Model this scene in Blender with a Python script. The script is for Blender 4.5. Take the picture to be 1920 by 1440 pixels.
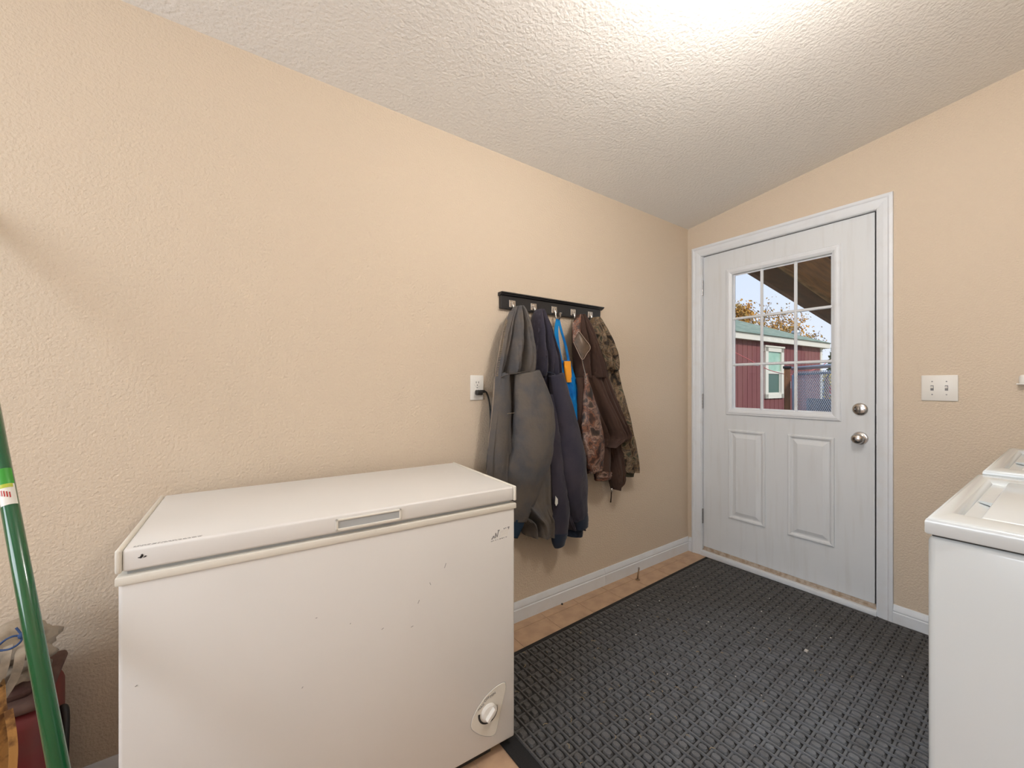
import bpy, bmesh, math, random
from mathutils import Vector, Matrix, noise as mnoise
random.seed(7)
PI = math.pi
for o in list(bpy.data.objects):
    bpy.data.objects.remove(o)
scene = bpy.context.scene
COL = scene.collection

# ------------------------------------------------------------------ camera
FPX = 759.0
YAW = math.radians(54.78)
CAM = Vector((-2.68, -1.63, 1.176))
FW = Vector((math.cos(YAW), math.sin(YAW), 0))
RT = Vector((math.sin(YAW), -math.cos(YAW), 0))
cd = bpy.data.cameras.new('camera')
cam = bpy.data.objects.new('camera', cd)
COL.objects.link(cam)
cam.location = CAM
cam.rotation_euler = (PI / 2, 0, YAW - PI / 2)
cd.sensor_fit = 'HORIZONTAL'
cd.sensor_width = 36.0
cd.lens = 36.0 * FPX / 1920.0
cd.clip_start = 0.02
scene.camera = cam

# ------------------------------------------------------------------ colour management
vs = scene.view_settings
vs.view_transform = 'Standard'
vs.look = 'None'
vs.exposure = 0.17
vs.gamma = 1.0
vs.use_curve_mapping = False

# ------------------------------------------------------------------ sky and sun
wd = bpy.data.worlds.new('world')
scene.world = wd
wd.use_nodes = True
wn = wd.node_tree.nodes
wl = wd.node_tree.links
bg = wn['Background']
wtc = wn.new('ShaderNodeTexCoord')
wsep = wn.new('ShaderNodeSeparateXYZ')
wrm = wn.new('ShaderNodeValToRGB')
wl.new(wtc.outputs['Generated'], wsep.inputs[0])
wl.new(wsep.outputs['Z'], wrm.inputs[0])
wrm.color_ramp.elements[0].position = 0.0
wrm.color_ramp.elements[0].color = (0.80, 0.84, 0.92, 1)
wrm.color_ramp.elements[1].position = 0.60
wrm.color_ramp.elements[1].color = (0.45, 0.64, 0.98, 1)
wl.new(wrm.outputs[0], bg.inputs['Color'])
bg.inputs['Strength'].default_value = 1.05
sl = bpy.data.lights.new('sun', 'SUN')
sl.energy = 3.0
sl.angle = math.radians(6)
sl.color = (1.0, 0.94, 0.85)
so = bpy.data.objects.new('sun', sl)
COL.objects.link(so)
so.rotation_euler = Vector((0.30, 0.80, -0.62)).to_track_quat('-Z', 'Y').to_euler()

LAMP_POWER = 76.0       # radiance of the lit globe
LAMP_COLOR = (1.0, 0.955, 0.895)
# added fill light, set in an invented window behind the viewer
WY0_, WY1_, WZ0_, WZ1_ = -2.05, -0.55, 0.90, 2.10
al = bpy.data.lights.new('window_fill', 'AREA')
al.shape = 'RECTANGLE'; al.size = WY1_ - WY0_; al.size_y = WZ1_ - WZ0_
al.energy = 46.0
al.color = (0.93, 0.96, 1.0)
ao = bpy.data.objects.new('window_fill', al)
COL.objects.link(ao)
ao.location = (-4.83, (WY0_ + WY1_) / 2, (WZ0_ + WZ1_) / 2)
ao.rotation_euler = (PI / 2, 0, -PI / 2)

# ------------------------------------------------------------------ helpers
def at(u, v, ax, val):
    """point of the plane axis=val seen at photo position u, v"""
    d = FW + RT * ((u - 960) / FPX) + Vector((0, 0, (720 - v) / FPX))
    t = (val - CAM[ax]) / d[ax]
    return CAM + d * t

def lerp(a, b, t):
    return a + (b - a) * t

def tag(o, label=None, cat=None, group=None, kind=None):
    if label: o['label'] = label
    if cat: o['category'] = cat
    if group: o['group'] = group
    if kind: o['kind'] = kind
    return o

def empty(name, loc=(0, 0, 0), rz=0.0, label=None, cat=None, group=None, kind=None):
    o = bpy.data.objects.new(name, None)
    COL.objects.link(o)
    o.location = loc
    o.rotation_euler = (0, 0, rz)
    o.empty_display_size = 0.05
    return tag(o, label, cat, group, kind)

def link_mesh(name, me, mat=None, parent=None, loc=None, rot=None):
    o = bpy.data.objects.new(name, me)
    COL.objects.link(o)
    if mat is not None and len(me.materials) == 0:
        me.materials.append(mat)
    if parent is not None:
        o.parent = parent
    if loc is not None: o.location = loc
    if rot is not None: o.rotation_euler = rot
    return o

def obj(name, bm, mat=None, parent=None, smooth=False, loc=None, rot=None):
    me = bpy.data.meshes.new(name)
    bmesh.ops.recalc_face_normals(bm, faces=bm.faces)
    bm.to_mesh(me)
    bm.free()
    if smooth:
        for p in me.polygons: p.use_smooth = True
    return link_mesh(name, me, mat, parent, loc, rot)

def pyobj(name, verts, faces, mat=None, parent=None, smooth=False, loc=None, rot=None, recalc=True):
    me = bpy.data.meshes.new(name)
    me.from_pydata([tuple(v) for v in verts], [], faces)
    if recalc:
        bm = bmesh.new(); bm.from_mesh(me)
        bmesh.ops.recalc_face_normals(bm, faces=bm.faces)
        bm.to_mesh(me); bm.free()
    if smooth:
        for p in me.polygons: p.use_smooth = True
    return link_mesh(name, me, mat, parent, loc, rot)

def add_box(bm, x0, x1, y0, y1, z0, z1, bev=0.0, seg=2):
    vs_ = [bm.verts.new((x, y, z)) for x in (x0, x1) for y in (y0, y1) for z in (z0, z1)]
    q = [(0, 1, 3, 2), (4, 6, 7, 5), (0, 4, 5, 1), (2, 3, 7, 6), (0, 2, 6, 4), (1, 5, 7, 3)]
    fs = [bm.faces.new([vs_[i] for i in f]) for f in q]
    if bev > 0:
        es = set()
        for f in fs: es.update(f.edges)
        bmesh.ops.bevel(bm, geom=list(es), offset=bev, segments=seg, affect='EDGES', profile=0.5)

def box(name, x0, x1, y0, y1, z0, z1, mat, parent=None, bev=0.0, seg=2, smooth=False, loc=None, rot=None):
    bm = bmesh.new()
    add_box(bm, min(x0, x1), max(x0, x1), min(y0, y1), max(y0, y1), min(z0, z1), max(z0, z1), bev, seg)
    o = obj(name, bm, mat, parent, False, loc, rot)
    if bev > 0:
        auto_smooth(o)
    return o

def auto_smooth(o, ang=40):
    me = o.data
    for p in me.polygons: p.use_smooth = True
    bm = bmesh.new(); bm.from_mesh(me)
    for e in bm.edges:
        if len(e.link_faces) == 2 and e.calc_face_angle(0) > math.radians(ang):
            e.smooth = False
    bm.to_mesh(me); bm.free()

def add_tube(bm, pts, rad, n=10, caps=True, flat=None):
    """pts list of Vector; rad float or list; flat=(axis Vector, factor) squashes ring"""
    pts = [Vector(p) for p in pts]
    if not isinstance(rad, (list, tuple)): rad = [rad] * len(pts)
    rings = []
    up = Vector((0, 0, 1))
    prev = None
    for i, p in enumerate(pts):
        a = pts[max(i - 1, 0)]; b = pts[min(i + 1, len(pts) - 1)]
        t = (b - a).normalized()
        if prev is None:
            ref = up if abs(t.dot(up)) < 0.9 else Vector((1, 0, 0))
            s = t.cross(ref).normalized()
        else:
            s = (prev - t * prev.dot(t)).normalized()
        prev = s
        w = t.cross(s)
        ring = []
        for k in range(n):
            an = 2 * PI * k / n
            off = s * math.cos(an) * rad[i] + w * math.sin(an) * rad[i]
            if flat:
                ax, fac = flat
                off -= ax * off.dot(ax) * (1 - fac)
            ring.append(bm.verts.new(p + off))
        rings.append(ring)
    for i in range(len(rings) - 1):
        for k in range(n):
            bm.faces.new((rings[i][k], rings[i][(k + 1) % n], rings[i + 1][(k + 1) % n], rings[i + 1][k]))
    if caps:
        bm.faces.new(rings[0][::-1]); bm.faces.new(rings[-1])

def tube(name, pts, rad, mat, parent=None, n=10, flat=None, loc=None, rot=None):
    bm = bmesh.new(); add_tube(bm, pts, rad, n, True, flat)
    return obj(name, bm, mat, parent, True, loc, rot)

def spline(pts, n):
    pts = [Vector(p) for p in pts]
    out = []
    m = len(pts) - 1
    for i in range(n + 1):
        t = i / n * m
        k = min(int(t), m - 1); f = t - k
        p0 = pts[max(k - 1, 0)]; p1 = pts[k]; p2 = pts[k + 1]; p3 = pts[min(k + 2, m)]
        out.append(0.5 * ((2 * p1) + (p2 - p0) * f + (2 * p0 - 5 * p1 + 4 * p2 - p3) * f * f + (3 * p1 - p0 - 3 * p2 + p3) * f ** 3))
    return out

def add_lathe(bm, prof, n=24, M=None):
    """profile list of (r, h) revolved about local z, transformed by M"""
    M = M or Matrix()
    rings = []
    for r, h in prof:
        if r < 1e-6:
            rings.append([bm.verts.new(M @ Vector((0, 0, h)))])
        else:
            rings.append([bm.verts.new(M @ Vector((r * math.cos(2 * PI * k / n), r * math.sin(2 * PI * k / n), h))) for k in range(n)])
    for i in range(len(rings) - 1):
        a, b = rings[i], rings[i + 1]
        for k in range(n):
            k2 = (k + 1) % n
            if len(a) == 1 and len(b) == 1: continue
            if len(a) == 1: bm.faces.new((a[0], b[k2], b[k]))
            elif len(b) == 1: bm.faces.new((a[k], a[k2], b[0]))
            else: bm.faces.new((a[k], a[k2], b[k2], b[k]))

def lathe(name, prof, mat, parent=None, n=24, M=None, loc=None, rot=None, ang=40):
    bm = bmesh.new(); add_lathe(bm, prof, n, M)
    o = obj(name, bm, mat, parent, True, loc, rot)
    auto_smooth(o, ang)
    return o

def sweep(name, prof, p0, p1, side, up, mat, parent=None, m0=0.0, m1=0.0):
    """profile (a along side, b along up) swept p0->p1, mitre shifts m0,m1 per unit b"""
    p0 = Vector(p0); p1 = Vector(p1); side = Vector(side); up = Vector(up)
    d = (p1 - p0).normalized()
    v0 = [p0 + side * a + up * b + d * (m0 * b) for a, b in prof]
    v1 = [p1 + side * a + up * b + d * (m1 * b) for a, b in prof]
    n = len(prof)
    faces = [(i, (i + 1) % n, n + (i + 1) % n, n + i) for i in range(n)]
    faces += [tuple(range(n))[::-1], tuple(range(n, 2 * n))]
    o = pyobj(name, v0 + v1, faces, mat, parent)
    auto_smooth(o, 30)
    return o

def text_mesh(name, body, size, mat, parent, M, extrude=0.0002):
    cu = bpy.data.curves.new(name + '_curve', 'FONT')
    cu.body = body
    cu.size = size
    cu.align_x = 'CENTER'; cu.align_y = 'CENTER'
    cu.extrude = extrude
    tmp = bpy.data.objects.new(name + '_tmp', cu)
    COL.objects.link(tmp)
    bpy.context.view_layer.update()
    me = bpy.data.meshes.new_from_object(tmp.evaluated_get(bpy.context.evaluated_depsgraph_get()))
    bpy.data.objects.remove(tmp)
    me.materials.clear()
    me.transform(M)
    me.name = name
    return link_mesh(name, me, mat, parent)

# ------------------------------------------------------------------ materials
def srgb(r, g, b):
    f = lambda c: (c / 255 / 12.92) if c / 255 <= 0.04045 else ((c / 255 + 0.055) / 1.055) ** 2.4
    return (f(r), f(g), f(b), 1)

def mat(name, col, rough=0.6, metal=0.0, bump=None, var=None, spec=0.5, sheen=0.0, coat=0.0, stretch=None):
    """col linear RGBA. bump=(scale, strength, distance, detail). var=(scale, colour2, amount[, lo, hi])"""
    m = bpy.data.materials.new(name)
    m.use_nodes = True
    nt = m.node_tree; N = nt.nodes; L = nt.links
    p = N['Principled BSDF']
    p.inputs['Base Color'].default_value = col
    p.inputs['Roughness'].default_value = rough
    p.inputs['Metallic'].default_value = metal
    p.inputs['Specular IOR Level'].default_value = spec
    if sheen: 
        p.inputs['Sheen Weight'].default_value = sheen
        p.inputs['Sheen Roughness'].default_value = 0.5
    if coat: p.inputs['Coat Weight'].default_value = coat
    tc = N.new('ShaderNodeTexCoord')
    src = tc.outputs['Object']
    if stretch:
        mp = N.new('ShaderNodeMapping')
        mp.inputs['Scale'].default_value = stretch
        L.new(src, mp.inputs['Vector']); src = mp.outputs[0]
    if var:
        nz = N.new('ShaderNodeTexNoise')
        nz.inputs['Scale'].default_value = var[0]
        nz.inputs['Detail'].default_value = 4
        L.new(src, nz.inputs['Vector'])
        rp = N.new('ShaderNodeValToRGB')
        lo = var[3] if len(var) > 3 else 0.35
        hi = var[4] if len(var) > 4 else 0.65
        rp.color_ramp.elements[0].position = lo; rp.color_ramp.elements[0].color = (0, 0, 0, 1)
        rp.color_ramp.elements[1].position = hi; rp.color_ramp.elements[1].color = (var[2],) * 3 + (1,)
        L.new(nz.outputs['Fac'], rp.inputs[0])
        mx = N.new('ShaderNodeMixRGB')
        mx.inputs[1].default_value = col
        mx.inputs[2].default_value = var[1]
        L.new(rp.outputs[0], mx.inputs[0])
        L.new(mx.outputs[0], p.inputs['Base Color'])
    if bump:
        nb = N.new('ShaderNodeTexNoise')
        nb.inputs['Scale'].default_value = bump[0]
        nb.inputs['Detail'].default_value = bump[3] if len(bump) > 3 else 2
        L.new(src, nb.inputs['Vector'])
        bp = N.new('ShaderNodeBump')
        bp.inputs['Strength'].default_value = bump[1]
        bp.inputs['Distance'].default_value = bump[2]
        L.new(nb.outputs['Fac'], bp.inputs['Height'])
        L.new(bp.outputs[0], p.inputs['Normal'])
    return m

def ramp_mat(name, stops, scale, rough=0.7, detail=5, distort=0.8, bump=0.2, kind='noise', spec=0.3):
    m = bpy.data.materials.new(name)
    m.use_nodes = True
    N = m.node_tree.nodes; L = m.node_tree.links
    p = N['Principled BSDF']
    p.inputs['Roughness'].default_value = rough
    p.inputs['Specular IOR Level'].default_value = spec
    tc = N.new('ShaderNodeTexCoord')
    nz = N.new('ShaderNodeTexNoise')
    nz.inputs['Scale'].default_value = scale
    nz.inputs['Detail'].default_value = detail
    nz.inputs['Distortion'].default_value = distort
    L.new(tc.outputs['Object'], nz.inputs['Vector'])
    rp = N.new('ShaderNodeValToRGB')
    rp.color_ramp.interpolation = 'LINEAR'
    e = rp.color_ramp.elements
    e[0].position, e[0].color = stops[0]
    e[1].position, e[1].color = stops[-1]
    for pos, c in stops[1:-1]:
        k = e.new(pos); k.color = c
    L.new(nz.outputs['Fac'], rp.inputs[0])
    L.new(rp.outputs[0], p.inputs['Base Color'])
    bp = N.new('ShaderNodeBump')
    bp.inputs['Strength'].default_value = bump
    bp.inputs['Distance'].default_value = 0.004
    L.new(nz.outputs['Fac'], bp.inputs['Height'])
    L.new(bp.outputs[0], p.inputs['Normal'])
    return m

def glass_mat(name, tint=(1, 1, 1, 1), gloss=0.06):
    m = bpy.data.materials.new(name)
    m.use_nodes = True
    N = m.node_tree.nodes; L = m.node_tree.links
    N.remove(N['Principled BSDF'])
    out = N['Material Output']
    tr = N.new('ShaderNodeBsdfTransparent'); tr.inputs[0].default_value = tint
    gl = N.new('ShaderNodeBsdfGlossy'); gl.inputs['Roughness'].default_value = 0.02
    mx = N.new('ShaderNodeMixShader'); mx.inputs[0].default_value = gloss
    L.new(tr.outputs[0], mx.inputs[1]); L.new(gl.outputs[0], mx.inputs[2])
    L.new(mx.outputs[0], out.inputs[0])
    return m

def emit_mat(name, col, strength):
    m = bpy.data.materials.new(name)
    m.use_nodes = True
    p = m.node_tree.nodes['Principled BSDF']
    p.inputs['Base Color'].default_value = col
    p.inputs['Emission Color'].default_value = col
    p.inputs['Emission Strength'].default_value = strength
    return m

M = {}
M['wall'] = mat('wall_paint', (0.64, 0.535, 0.420, 1), 0.75, bump=(125, 0.75, 0.005, 3), spec=0.25)
M['ceiling'] = mat('ceiling_paint', (0.83, 0.81, 0.78, 1), 0.85, bump=(85, 0.8, 0.005, 3), spec=0.2)
M['trim'] = mat('trim_white', (0.72, 0.75, 0.79, 1), 0.38, var=(14, (0.62, 0.60, 0.57, 1), 0.35, 0.5, 0.8))
M['door'] = mat('door_white', (0.68, 0.705, 0.73, 1), 0.42, bump=(30, 0.12, 0.002, 6), stretch=(1, 6, 0.5),
                var=(5, (0.52, 0.51, 0.49, 1), 0.28, 0.52, 0.72))
M['dirt'] = mat('dirty_sill', (0.36, 0.27, 0.19, 1), 0.7, var=(40, (0.62, 0.55, 0.48, 1), 0.7))
M['gap'] = mat('weatherstrip_black', (0.012, 0.011, 0.011, 1), 0.8)
M['steel'] = mat('brushed_nickel', (0.56, 0.53, 0.50, 1), 0.24, 1.0)
M['hinge'] = mat('hinge_steel', (0.36, 0.36, 0.37, 1), 0.42, 0.9)
M['glass'] = glass_mat('door_glass', (0.97, 0.98, 0.99, 1), 0.035)
M['plate'] = mat('white_plastic', (0.76, 0.74, 0.70, 1), 0.35)
M['slot'] = mat('slot_dark', (0.03, 0.028, 0.026, 1), 0.7)
M['greyprint'] = mat('grey_print', (0.22, 0.22, 0.23, 1), 0.6)
M['tile'] = mat('floor_vinyl_tile', (0.50, 0.33, 0.21, 1), 0.45, var=(13, (0.36, 0.235, 0.155, 1), 0.85, 0.40, 0.68), bump=(60, 0.15, 0.002))
M['grout'] = mat('floor_joint', (0.56, 0.42, 0.30, 1), 0.7)
M['mat'] = mat('mat_rubber', (0.016, 0.0155, 0.016, 1), 0.7, bump=(420, 0.7, 0.002, 3), spec=0.3)
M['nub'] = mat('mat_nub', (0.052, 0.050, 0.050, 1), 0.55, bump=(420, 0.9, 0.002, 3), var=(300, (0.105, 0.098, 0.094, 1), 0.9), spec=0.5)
def add_sheen(m, centre, radius, colour, amount):
    # bluish sheen of daylight painted into the mat colour as a pale patch
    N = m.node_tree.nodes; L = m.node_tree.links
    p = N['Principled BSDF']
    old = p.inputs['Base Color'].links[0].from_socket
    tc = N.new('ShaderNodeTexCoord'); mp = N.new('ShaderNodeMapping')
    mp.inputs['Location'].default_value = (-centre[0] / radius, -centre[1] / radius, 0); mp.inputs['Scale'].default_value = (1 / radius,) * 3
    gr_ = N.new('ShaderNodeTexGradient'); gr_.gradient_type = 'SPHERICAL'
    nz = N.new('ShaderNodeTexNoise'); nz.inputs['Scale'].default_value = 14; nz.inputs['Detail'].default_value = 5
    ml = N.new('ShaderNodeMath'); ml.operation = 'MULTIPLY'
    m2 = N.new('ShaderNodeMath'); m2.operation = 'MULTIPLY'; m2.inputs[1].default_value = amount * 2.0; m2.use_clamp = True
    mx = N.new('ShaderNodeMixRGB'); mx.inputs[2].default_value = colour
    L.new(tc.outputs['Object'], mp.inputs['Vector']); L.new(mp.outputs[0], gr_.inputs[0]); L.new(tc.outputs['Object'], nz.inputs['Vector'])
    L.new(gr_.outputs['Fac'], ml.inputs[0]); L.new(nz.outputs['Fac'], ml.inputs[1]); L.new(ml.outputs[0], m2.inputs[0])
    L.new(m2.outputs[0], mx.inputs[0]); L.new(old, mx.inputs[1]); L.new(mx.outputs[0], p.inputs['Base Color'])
add_sheen(M['nub'], (-1.15, -0.95), 0.95, (0.20, 0.22, 0.25, 1), 0.75)
M['enamel'] = mat('freezer_enamel', (0.74, 0.73, 0.715, 1), 0.42, var=(3, (0.715, 0.70, 0.68, 1), 0.6), bump=(260, 0.06, 0.001))
M['cream'] = mat('freezer_cream_plastic', (0.72, 0.69, 0.62, 1), 0.42)
M['gasket'] = mat('gasket_grey', (0.42, 0.44, 0.45, 1), 0.6)
M['washer'] = mat('washer_enamel', (0.61, 0.655, 0.68, 1), 0.22, coat=0.3)
M['black'] = mat('rack_black', (0.014, 0.014, 0.016, 1), 0.38)
M['cord'] = mat('cord_black', (0.017, 0.016, 0.015, 1), 0.45)
M['greydenim'] = mat('grey_canvas', (0.118, 0.102, 0.089, 1), 0.92, bump=(45, 0.40, 0.008, 5), var=(11, (0.070, 0.074, 0.088, 1), 0.75, 0.40, 0.68), sheen=0.05, spec=0.15)
M['greyseam'] = mat('grey_seam', (0.085, 0.074, 0.066, 1), 0.95, spec=0.1)
M['tanzip'] = mat('zip_tape', (0.26, 0.20, 0.15, 1), 0.8, bump=(300, 0.5, 0.002))
M['brasszip'] = mat('zip_teeth', (0.40, 0.33, 0.25, 1), 0.45, 0.7)
M['navy'] = mat('navy_fleece', (0.032, 0.031, 0.048, 1), 0.95, bump=(45, 0.32, 0.007, 4), var=(8, (0.055, 0.046, 0.060, 1), 0.7), sheen=0.14, spec=0.12)
M['navyrib'] = mat('navy_rib', (0.014, 0.022, 0.042, 1), 0.9, bump=(300, 0.4, 0.001), sheen=0.2, spec=0.12)
M['bluerib'] = mat('blue_rib', (0.022, 0.042, 0.072, 1), 0.9, bump=(300, 0.4, 0.001), spec=0.12)
M['white'] = mat('white_cloth', (0.7, 0.69, 0.66, 1), 0.7)
M['blue'] = mat('apron_blue', (0.004, 0.13, 0.44, 1), 0.75, bump=(300, 0.2, 0.001), var=(10, (0.006, 0.27, 0.62, 1), 0.6), spec=0.2)
M['orange'] = mat('apron_orange', (0.80, 0.33, 0.03, 1), 0.7, bump=(300, 0.2, 0.001), spec=0.2)
M['brown'] = mat('brown_fleece', (0.058, 0.033, 0.024, 1), 0.92, bump=(60, 0.35, 0.006, 4), var=(7, (0.048, 0.028, 0.024, 1), 0.7), sheen=0.06, spec=0.12)
M['brownhem'] = mat('brown_stitch', (0.038, 0.023, 0.017, 1), 0.9, spec=0.1)
M['satin'] = mat('collar_satin', (0.105, 0.066, 0.040, 1), 0.45, var=(30, (0.045, 0.028, 0.018, 1), 0.8), spec=0.5)
M['piping'] = mat('collar_piping', (0.30, 0.22, 0.17, 1), 0.6)
camo_stops = [(0.30, (0.012, 0.010, 0.008, 1)), (0.40, (0.055, 0.040, 0.028, 1)), (0.46, (0.19, 0.125, 0.070, 1)), (0.50, (0.060, 0.052, 0.046, 1)),
              (0.55, (0.27, 0.185, 0.115, 1)), (0.61, (0.085, 0.085, 0.058, 1)), (0.72, (0.020, 0.018, 0.014, 1))]
M['camo'] = ramp_mat('camo_tan', camo_stops, 20, 0.85, 8, 0.7, 0.15)
camo2_stops = [(0.30, (0.010, 0.007, 0.006, 1)), (0.40, (0.055, 0.024, 0.017, 1)), (0.46, (0.21, 0.085, 0.045, 1)), (0.50, (0.055, 0.034, 0.030, 1)),
               (0.55, (0.27, 0.16, 0.115, 1)), (0.61, (0.055, 0.032, 0.024, 1)), (0.72, (0.014, 0.010, 0.009, 1))]
M['camo2'] = ramp_mat('camo_red_brown', camo2_stops, 19, 0.5, 8, 0.5, 0.2, spec=0.5)
M['olive'] = mat('olive_rib', (0.055, 0.052, 0.036, 1), 0.9, bump=(300, 0.4, 0.001), spec=0.1)
M['red'] = mat('red_stitch', (0.40, 0.03, 0.02, 1), 0.8)
M['green'] = mat('pole_green', (0.004, 0.090, 0.028, 1), 0.22, coat=0.5)
M['labelgreen'] = mat('label_green', (0.04, 0.30, 0.03, 1), 0.4)
M['labelwhite'] = mat('label_white', (0.75, 0.73, 0.68, 1), 0.4)
M['labelyellow'] = mat('label_yellowgreen', (0.45, 0.50, 0.05, 1), 0.4)
M['labelred'] = mat('label_red', (0.42, 0.03, 0.025, 1), 0.4)
M['redcan'] = mat('red_plastic', (0.19, 0.014, 0.016, 1), 0.5, var=(9, (0.13, 0.035, 0.03, 1), 0.8))
M['dust'] = mat('dusty_red_brown', (0.135, 0.075, 0.055, 1), 0.85, var=(30, (0.08, 0.035, 0.03, 1), 0.8))
M['rag'] = mat('soiled_canvas', (0.36, 0.30, 0.23, 1), 0.9, var=(16, (0.06, 0.045, 0.03, 1), 0.85, 0.45, 0.72), bump=(120, 0.4, 0.002))
M['leather'] = mat('tan_leather', (0.50, 0.26, 0.075, 1), 0.75, var=(35, (0.14, 0.06, 0.02, 1), 0.9, 0.48, 0.62), bump=(90, 0.6, 0.003))
M['bluecord'] = mat('blue_cord', (0.02, 0.055, 0.16, 1), 0.7)
M['straw'] = mat('straw', (0.42, 0.31, 0.16, 1), 0.8)
M['crumb'] = mat('crumb_white', (0.6, 0.57, 0.53, 1), 0.8)
M['peg'] = mat('door_stop_bronze', (0.27, 0.18, 0.11, 1), 0.45, 0.5)
M['rubber'] = mat('grey_rubber', (0.35, 0.33, 0.31, 1), 0.7)
# outside
M['ground'] = mat('ground_gravel', (0.22, 0.20, 0.15, 1), 0.95, var=(3, (0.12, 0.16, 0.06, 1), 0.8), bump=(20, 0.5, 0.03))
M['siding'] = mat('shed_red_siding', (0.21, 0.066, 0.062, 1), 0.8, var=(1.6, (0.15, 0.052, 0.053, 1), 0.7), bump=(40, 0.2, 0.004), stretch=(3, 3, 0.4))
M['groove'] = mat('shed_groove', (0.06, 0.026, 0.027, 1), 0.9)
M['shedwhite'] = mat('shed_trim_cream', (0.66, 0.62, 0.53, 1), 0.6)
M['roof'] = mat('shingle_green', (0.25, 0.30, 0.215, 1), 0.9, var=(5, (0.13, 0.18, 0.135, 1), 0.9), bump=(14, 0.5, 0.02), stretch=(0.7, 3, 3))
M['pane1'] = mat('shed_pane_curtain', (0.22, 0.42, 0.29, 1), 0.15, var=(2.5, (0.40, 0.56, 0.44, 1), 0.8), coat=0.4)
M['pane2'] = mat('shed_pane_screen', (0.065, 0.125, 0.095, 1), 0.35)
M['postwood'] = mat('post_brown', (0.19, 0.082, 0.034, 1), 0.8, var=(6, (0.12, 0.05, 0.02, 1), 0.7), stretch=(3, 3, 0.4))
M['galv'] = mat('galvanised', (0.38, 0.42, 0.46, 1), 0.45, 0.5)
M['darkpanel'] = mat('dark_panel', (0.045, 0.048, 0.062, 1), 0.6, var=(3, (0.10, 0.105, 0.125, 1), 0.8))
M['rafter'] = mat('rafter_dark', (0.115, 0.042, 0.022, 1), 0.8, var=(5, (0.045, 0.020, 0.013, 1), 0.8), stretch=(0.4, 4, 4))
M['rafterlight'] = mat('rafter_tan', (0.62, 0.34, 0.15, 1), 0.75, var=(6, (0.17, 0.085, 0.035, 1), 0.8), stretch=(0.3, 4, 4))
M['ply'] = mat('porch_plywood', (0.50, 0.21, 0.065, 1), 0.7, var=(4, (0.26, 0.10, 0.03, 1), 0.9), stretch=(0.35, 6, 4))
M['leaf'] = mat('autumn_leaf', (0.55, 0.25, 0.03, 1), 0.8, var=(2, (0.34, 0.22, 0.05, 1), 0.9))
M['leafdark'] = mat('autumn_leaf_brown', (0.26, 0.17, 0.08, 1), 0.8)
M['bark'] = mat('bark_grey', (0.13, 0.11, 0.095, 1), 0.9)
M['needle'] = mat('conifer_green', (0.045, 0.095, 0.030, 1), 0.85, var=(3, (0.09, 0.14, 0.04, 1), 0.8))
M['yleaf'] = mat('yellow_leaf', (0.60, 0.42, 0.05, 1), 0.8)
M['pink'] = mat('pink_cord', (0.55, 0.13, 0.13, 1), 0.7)
M['pot'] = mat('garden_green', (0.06, 0.25, 0.12, 1), 0.6)
M['lampglass'] = emit_mat('lamp_glass', LAMP_COLOR + (1,), LAMP_POWER)

# ------------------------------------------------------------------ room shell
RX0, RY0 = -4.7, -2.3           # wall behind the camera, wall on the machines' side
def ceil_z(x, y):
    return 2.273 - 0.134 * y - 0.0093 * x

def tag_struct(o, label, cat):
    return tag(o, label, cat, kind='structure')

# floor: joint slab plus single tiles
fl = box('floor', RX0, 0.14, RY0, 0.0, -0.12, -0.0022, M['grout'])
tag_struct(fl, 'tan stone-look tile floor under the black mat', 'floor')
P = 0.2285
bm = bmesh.new()
add_box(bm, 0.0012, P - 0.0012, 0.0012, P - 0.0012, -0.0022, 0.0, 0.0008, 1)
tile_me = bpy.data.meshes.new('tile')
bmesh.ops.recalc_face_normals(bm, faces=bm.faces); bm.to_mesh(tile_me); bm.free()
tile_me.materials.append(M['tile'])
ti = 0
for i in range(-21, 6):
    for j in range(-10, 1):
        x = -1.364 + i * P; y = -0.0645 + j * P
        if x < RX0 or x + P > 0.13 or y < RY0: continue
        if y + P > 0: 
            continue
        o = link_mesh('tile', tile_me, None, fl, (x, y, 0)); ti += 1
# the cut row along the coat wall
bm = bmesh.new()
add_box(bm, 0.0012, P - 0.0012, 0.0012, 0.0640, -0.0022, 0.0, 0.0008, 1)
cut_me = bpy.data.meshes.new('tile')
bmesh.ops.recalc_face_normals(bm, faces=bm.faces); bm.to_mesh(cut_me); bm.free()
cut_me.materials.append(M['tile'])
for i in range(-14, 6):
    x = -1.364 + i * P
    if x < RX0 or x + P > 0.13: continue
    link_mesh('tile', cut_me, None, fl, (x, -0.0645, 0))

bm = bmesh.new(); add_box(bm, RX0 - 0.12, 0.14, 0.0, 0.12, -0.12, 3.0)
tag_struct(obj('wall_left', bm, M['wall']), 'long beige textured wall with the coat rack', 'wall')
bm = bmesh.new()                                    # door wall with its opening
OY0, OY1, OZ1 = -1.0390, -0.0840, 2.075
add_box(bm, 0.0, 0.14, OY1, 0.0, -0.12, 3.0)
add_box(bm, 0.0, 0.14, RY0, OY0, -0.12, 3.0)
add_box(bm, 0.0, 0.14, OY0, OY1, OZ1, 3.0)
tag_struct(obj('wall_back', bm, M['wall']), 'beige wall around the white half-glass door', 'wall')
bm = bmesh.new(); add_box(bm, RX0 - 0.12, 0.14, RY0 - 0.12, RY0, -0.12, 3.0)
tag_struct(obj('wall_right', bm, M['wall']), 'beige wall behind the white laundry machines', 'wall')
bm = bmesh.new()
add_box(bm, RX0 - 0.10, RX0, RY0, WY0_, -0.12, 3.0); add_box(bm, RX0 - 0.10, RX0, WY1_, 0.0, -0.12, 3.0)
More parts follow.
